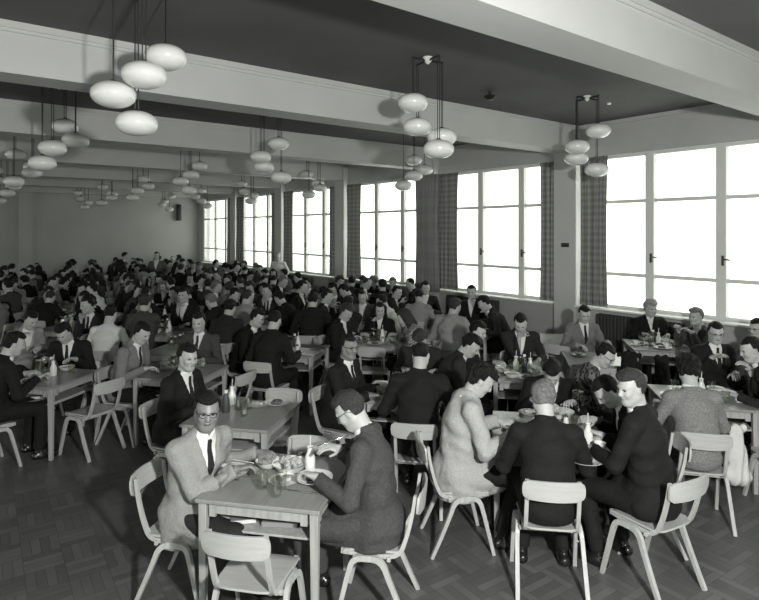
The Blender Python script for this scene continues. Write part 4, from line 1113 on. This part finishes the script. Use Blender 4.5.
dress(TQ, 'the table below the second window', seed=9)
tput('side', TG, -.2, .1, 'small plate on the pale empty-topped table')
# paper-lined tray, coats and bag
def tray(x, z, az, label):
    t = empty('serving_tray', label=label, cat='tray'); bm = bmesh.new(); box(bm, (0, 0, .006), (.42, .30, .008), bev=.003)
    for s in (1, -1): box(bm, (0, s*.152, .016), (.43, .01, .026)); box(bm, (s*.212, 0, .016), (.01, .30, .026))
    build('tray_base', bm, MATS['chair_ply'], t, smooth=False); bm = bmesh.new(); box(bm, (.0, 0, .0125), (.34, .24, .002), rz=.1); build('paper_sheet', bm, MATS['paper'], t, smooth=False)
    X, Y = W(x, z); place(t, X, Y, .7405, heading(az))
x, z = tf(TN, .17, -.17); tray(x, z, 20, 'paper-lined tray on the table in front of two dark backs')
def cloth_bag(x, z, az, top, m, label, name='cloth_bag', w=.13, d=.05, L=.42, wide=1.1):
    v = Vol((-w*2, -.2, top-L-.1), (w*2, .2, top+.06), .011)
    v.cone((0, 0, top-.06), (0, 0, top-L+.08), d, d*1.5, .03, w/d*.6, V3(1, 0, 0))
    v.cone((-w*.6, 0, top-.02), (w*.6, 0, top-.02), d*.35, d*.35, .05); v.cone((-w*.5, 0, top-L+.08), (w*.5*wide, 0, top-L+.06), d*1.3, d*1.3, .05)
    X, Y, Z = v.ax[0][:, None, None], v.ax[1][None, :, None], v.ax[2][None, None, :]
    v.d += .009*np.sin(X*75+2*np.sin(Z*9))*(1+0*Y+0*Z)
    a, b = v.mesh(); o = link(name, np_mesh(name, a, b), MATS[m]); X, Y = W(x, z); place(o, X, Y, 0, heading(az)); tag(o, label, 'bag' if 'bag' in name else 'coat'); return o
cloth_bag(3.02, 4.93, 350, .66, 'cloth_white', 'white cloth bag hanging beside the chairs at the right edge', w=.10, L=.50)
cloth_bag(2.72, 6.35, 10, .98, 'cloth_black', 'black coat thrown over a chair back before the pale empty-topped table', name='hanging_coat', w=.16, L=.6)
cloth_bag(3.10, 6.40, 10, .93, 'cloth_dark', 'dark coat thrown over a chair, right of the black hanging coat', name='hanging_coat', w=.13, L=.55)
chair(2.72, 6.52, 10, 'chair carrying the black hanging coat'); OCC += [(2.72, 6.5), (3.1, 6.5)]
# ------------------------------------------------------------------ the crowd
POSES = [
 dict(lean=16, hp=24, hands='eat', hair='short', seed=51), dict(lean=10, hp=8, hy=18, hands='rest', hair='side', seed=52),
 dict(lean=22, hp=36, hands='eat', hair='full', seed=53), dict(lean=14, hp=14, hy=-28, hands='mouth', hair='short', seed=54),
 dict(lean=8, hp=10, hands='drink', hair='side', seed=55, tl=1.04), dict(lean=20, hp=20, hy=-12, hands='chin', hair='curly', seed=56, tl=.97),
 dict(lean=12, hp=22, hy=10, hands='wide', hair='crop', seed=57, tl=1.03), dict(lean=13, hp=14, hands='eat', hair='long', seed=58, sw=.155, tl=.95, wear='coat')]
MID = []; FAR = []
for i, p in enumerate(POSES):
    r, k = person(dict(p, tie=(i in (0, 1, 3))), QM); MID.append((r, k))
    r, k = person(dict(p), QF); FAR.append((r, k))
NUM = ['first', 'second', 'third', 'fourth', 'fifth', 'sixth', 'seventh', 'eighth', 'ninth', 'tenth', 'eleventh', 'twelfth', 'thirteenth', 'fourteenth', 'fifteenth', 'sixteenth', 'seventeenth', 'eighteenth', 'nineteenth', 'twentieth']
NUM += ['twenty-'+n for n in NUM[:9]]+['thirtieth']
CL = [('cloth_black', 'black jacket', 5), ('cloth_dark', 'dark suit', 6), ('cloth_charcoal', 'charcoal jacket', 6), ('cloth_grey', 'grey jacket', 4), ('cloth_mid', 'mid-grey jacket', 2), ('tweed_grey', 'grey tweed jacket', 2), ('tweed_light', 'light jacket', 2), ('knit_light', 'pale top', 1), ('cloth_white', 'white top', 1)]
HRS = [('hair_black', 'black', 8), ('hair_dark', 'dark', 6), ('hair_brown', 'brown', 4), ('hair_fair', 'fair', 1)]
def pick(rnd, L): 
    return rnd.choices(L, [x[2] for x in L])[0]
rnd = random.Random(42)
manual = list(ROOT_T); rows = {}
DS, DT = .92, 1.19
t0, s0 = 3.46, -1.34
for it in range(1, 19):
    for is_ in range(-14, 14):
        if (it+is_) % 2: continue
        s = s0+is_*DS; t = t0+it*DT; f = u_(); x, z = f[1]*s+f[0]*t, -f[0]*s+f[1]*t
        x += rnd.uniform(-.06, .06); z += rnd.uniform(-.06, .06)
        X, Y = W(x, z); px = px_of(x, max(z, .1))
        if z < 6.6 or X > XW-.95 or Y > YF-1.3 or px < -45 or px > 800: continue
        if any(math.hypot(x-a, z-b) < 1.22 for a, b in manual): continue
        rows.setdefault(it, []).append((px, x, z))
nrow = 0
for it in sorted(rows):
    nrow += 1; L = sorted(rows[it]); ppl = []
    for j, (px, x, z) in enumerate(L):
        far = z > 10.5
        nm = '%s crowd table in the %s row' % (NUM[j], NUM[nrow-1])
        o = table(x, z, 'wooden dining table, %s from left in the %s crowd row' % (NUM[j], NUM[nrow-1]), far=far); taken = []
        for sd, (dx, dy, az) in enumerate(((0, -1, AW), (-1, 0, RI), (0, 1, TO), (1, 0, LE))):
            q = tf((x, z), dx*.62, dy*.62); Xq, Yq = W(*q)
            if any(math.hypot(q[0]-a, q[1]-b) < .48 for a, b in OCC) or any(math.hypot(q[0]-a, q[1]-b) < .56 for a, b in manual): continue
            if Xq > XW-.42 or Yq > YF-.5: continue
            emp = rnd.random() < (.10 if z < 16 else .05)
            a = az+rnd.uniform(-14, 14)
            g = u_(a); chair(q[0]+g[0]*.05, q[1]+g[1]*.05, a, '@', far=far)
            ppl.append((px_of(*q), q, a, emp, far, sd, nm)); OCC.append(q)
            if not emp: taken.append(sd)
        nmi = 'the '+nm
        if z < 13.5: dress((x, z), nmi, seed=nrow*31+j, sides=taken, full=z < 9.5)
        else:
            tput('bottle', (x, z), .03, .05, 'white bottle on '+nmi)
            if taken: tput('plate', (x, z), *((0, -.22), (-.22, 0), (0, .22), (.22, 0))[taken[0]], 'dinner plate on '+nmi)
    ppl.sort(key=lambda e: e[0])
    chs = sorted([o for o in C.objects if o.get('label') == '@'], key=lambda o: (lambda v: (v[0]*RT[0]+v[1]*RT[1])/(v[0]*FW[0]+v[1]*FW[1]))(o.location))
    for j, o in enumerate(chs): o['label'] = 'bentwood chair, %s from left in the %s crowd row' % (NUM[min(j, len(NUM)-1)], NUM[nrow-1]); o['group'] = 'chairs in the crowd'
    n = 0
    for (px, q, a, emp, far, sd, nm) in ppl:
        if emp: continue
        ti = rnd.randrange(8)
        if ti == 7 and rnd.random() < .4: ti = rnd.randrange(7)
        root, k = (FAR if far else MID)[ti]
        cm, cl, _ = pick(rnd, CL); hm, hl, _ = pick(rnd, HRS)
        aw = {0: 'facing away', 1: 'facing right', 2: 'facing camera', 3: 'facing left'}[sd]
        X, Y = W(*q)
        o = inst(root, X, Y, 0, heading(a), '%s-haired diner in %s, %s, %s from left in the %s crowd row' % (hl, cl, aw, NUM[min(n, len(NUM)-1)], NUM[nrow-1]), 'diners in the crowd', 'person')
        sc = rnd.uniform(.97, 1.04); o.scale = (sc, sc, sc*rnd.uniform(.99, 1.03))
        kids = KIDS.get(o.name, [])
        for c in kids:
            b = c.name.split('.')[0]
            if b in ('jacket', 'coat', 'sweater'): c.material_slots[0].link = 'OBJECT'; c.material_slots[0].material = MATS[cm]
            if b == 'hair': c.material_slots[0].link = 'OBJECT'; c.material_slots[0].material = MATS[hm]
        n += 1
# prototypes never used in a spot are removed
def wipe(o):
    for c in list(o.children): wipe(c)
    bpy.data.objects.remove(o)
for o in [r for r, k in MID+FAR]+[CHAIR, CHAIR_FAR, TABLE, TABLE_FAR]+list(PROTO.values()):
    if o.name not in USED: wipe(o)
# ------------------------------------------------------------------ light
w = bpy.data.worlds.new('sky'); bpy.context.scene.world = w; w.use_nodes = True
bg = w.node_tree.nodes['Background']; bg.inputs['Color'].default_value = (.985, 1, .968, 1); bg.inputs['Strength'].default_value = 3.2
def portal(x, s, a, b):
    l = bpy.data.lights.new('daylight_portal', 'AREA'); l.shape = 'RECTANGLE'; l.size = ZT-ZS; l.size_y = b-a; l.cycles.is_portal = True
    o = bpy.data.objects.new('daylight_portal', l); C.objects.link(o); o.location = (x+s*.32, (a+b)/2, (ZS+ZT)/2)
    o.rotation_euler = (0, PI/2*s, 0)
for a, b in bays: portal(XW, 1, a, b); portal(XL, -1, a, b)
l = bpy.data.lights.new('flash_lamp', 'POINT'); l.energy = 960; l.shadow_soft_size = .09; l.color = (1, 1, .98)
o = bpy.data.objects.new('flash_lamp', l); C.objects.link(o); X, Y = W(1.05, -.1); o.location = (X, Y, CAMH+.28)
sc = bpy.context.scene
sc.view_settings.view_transform = 'Standard'; sc.view_settings.look = 'None'; sc.view_settings.gamma = 1; sc.view_settings.exposure = 0.12
sc.view_settings.use_curve_mapping = False
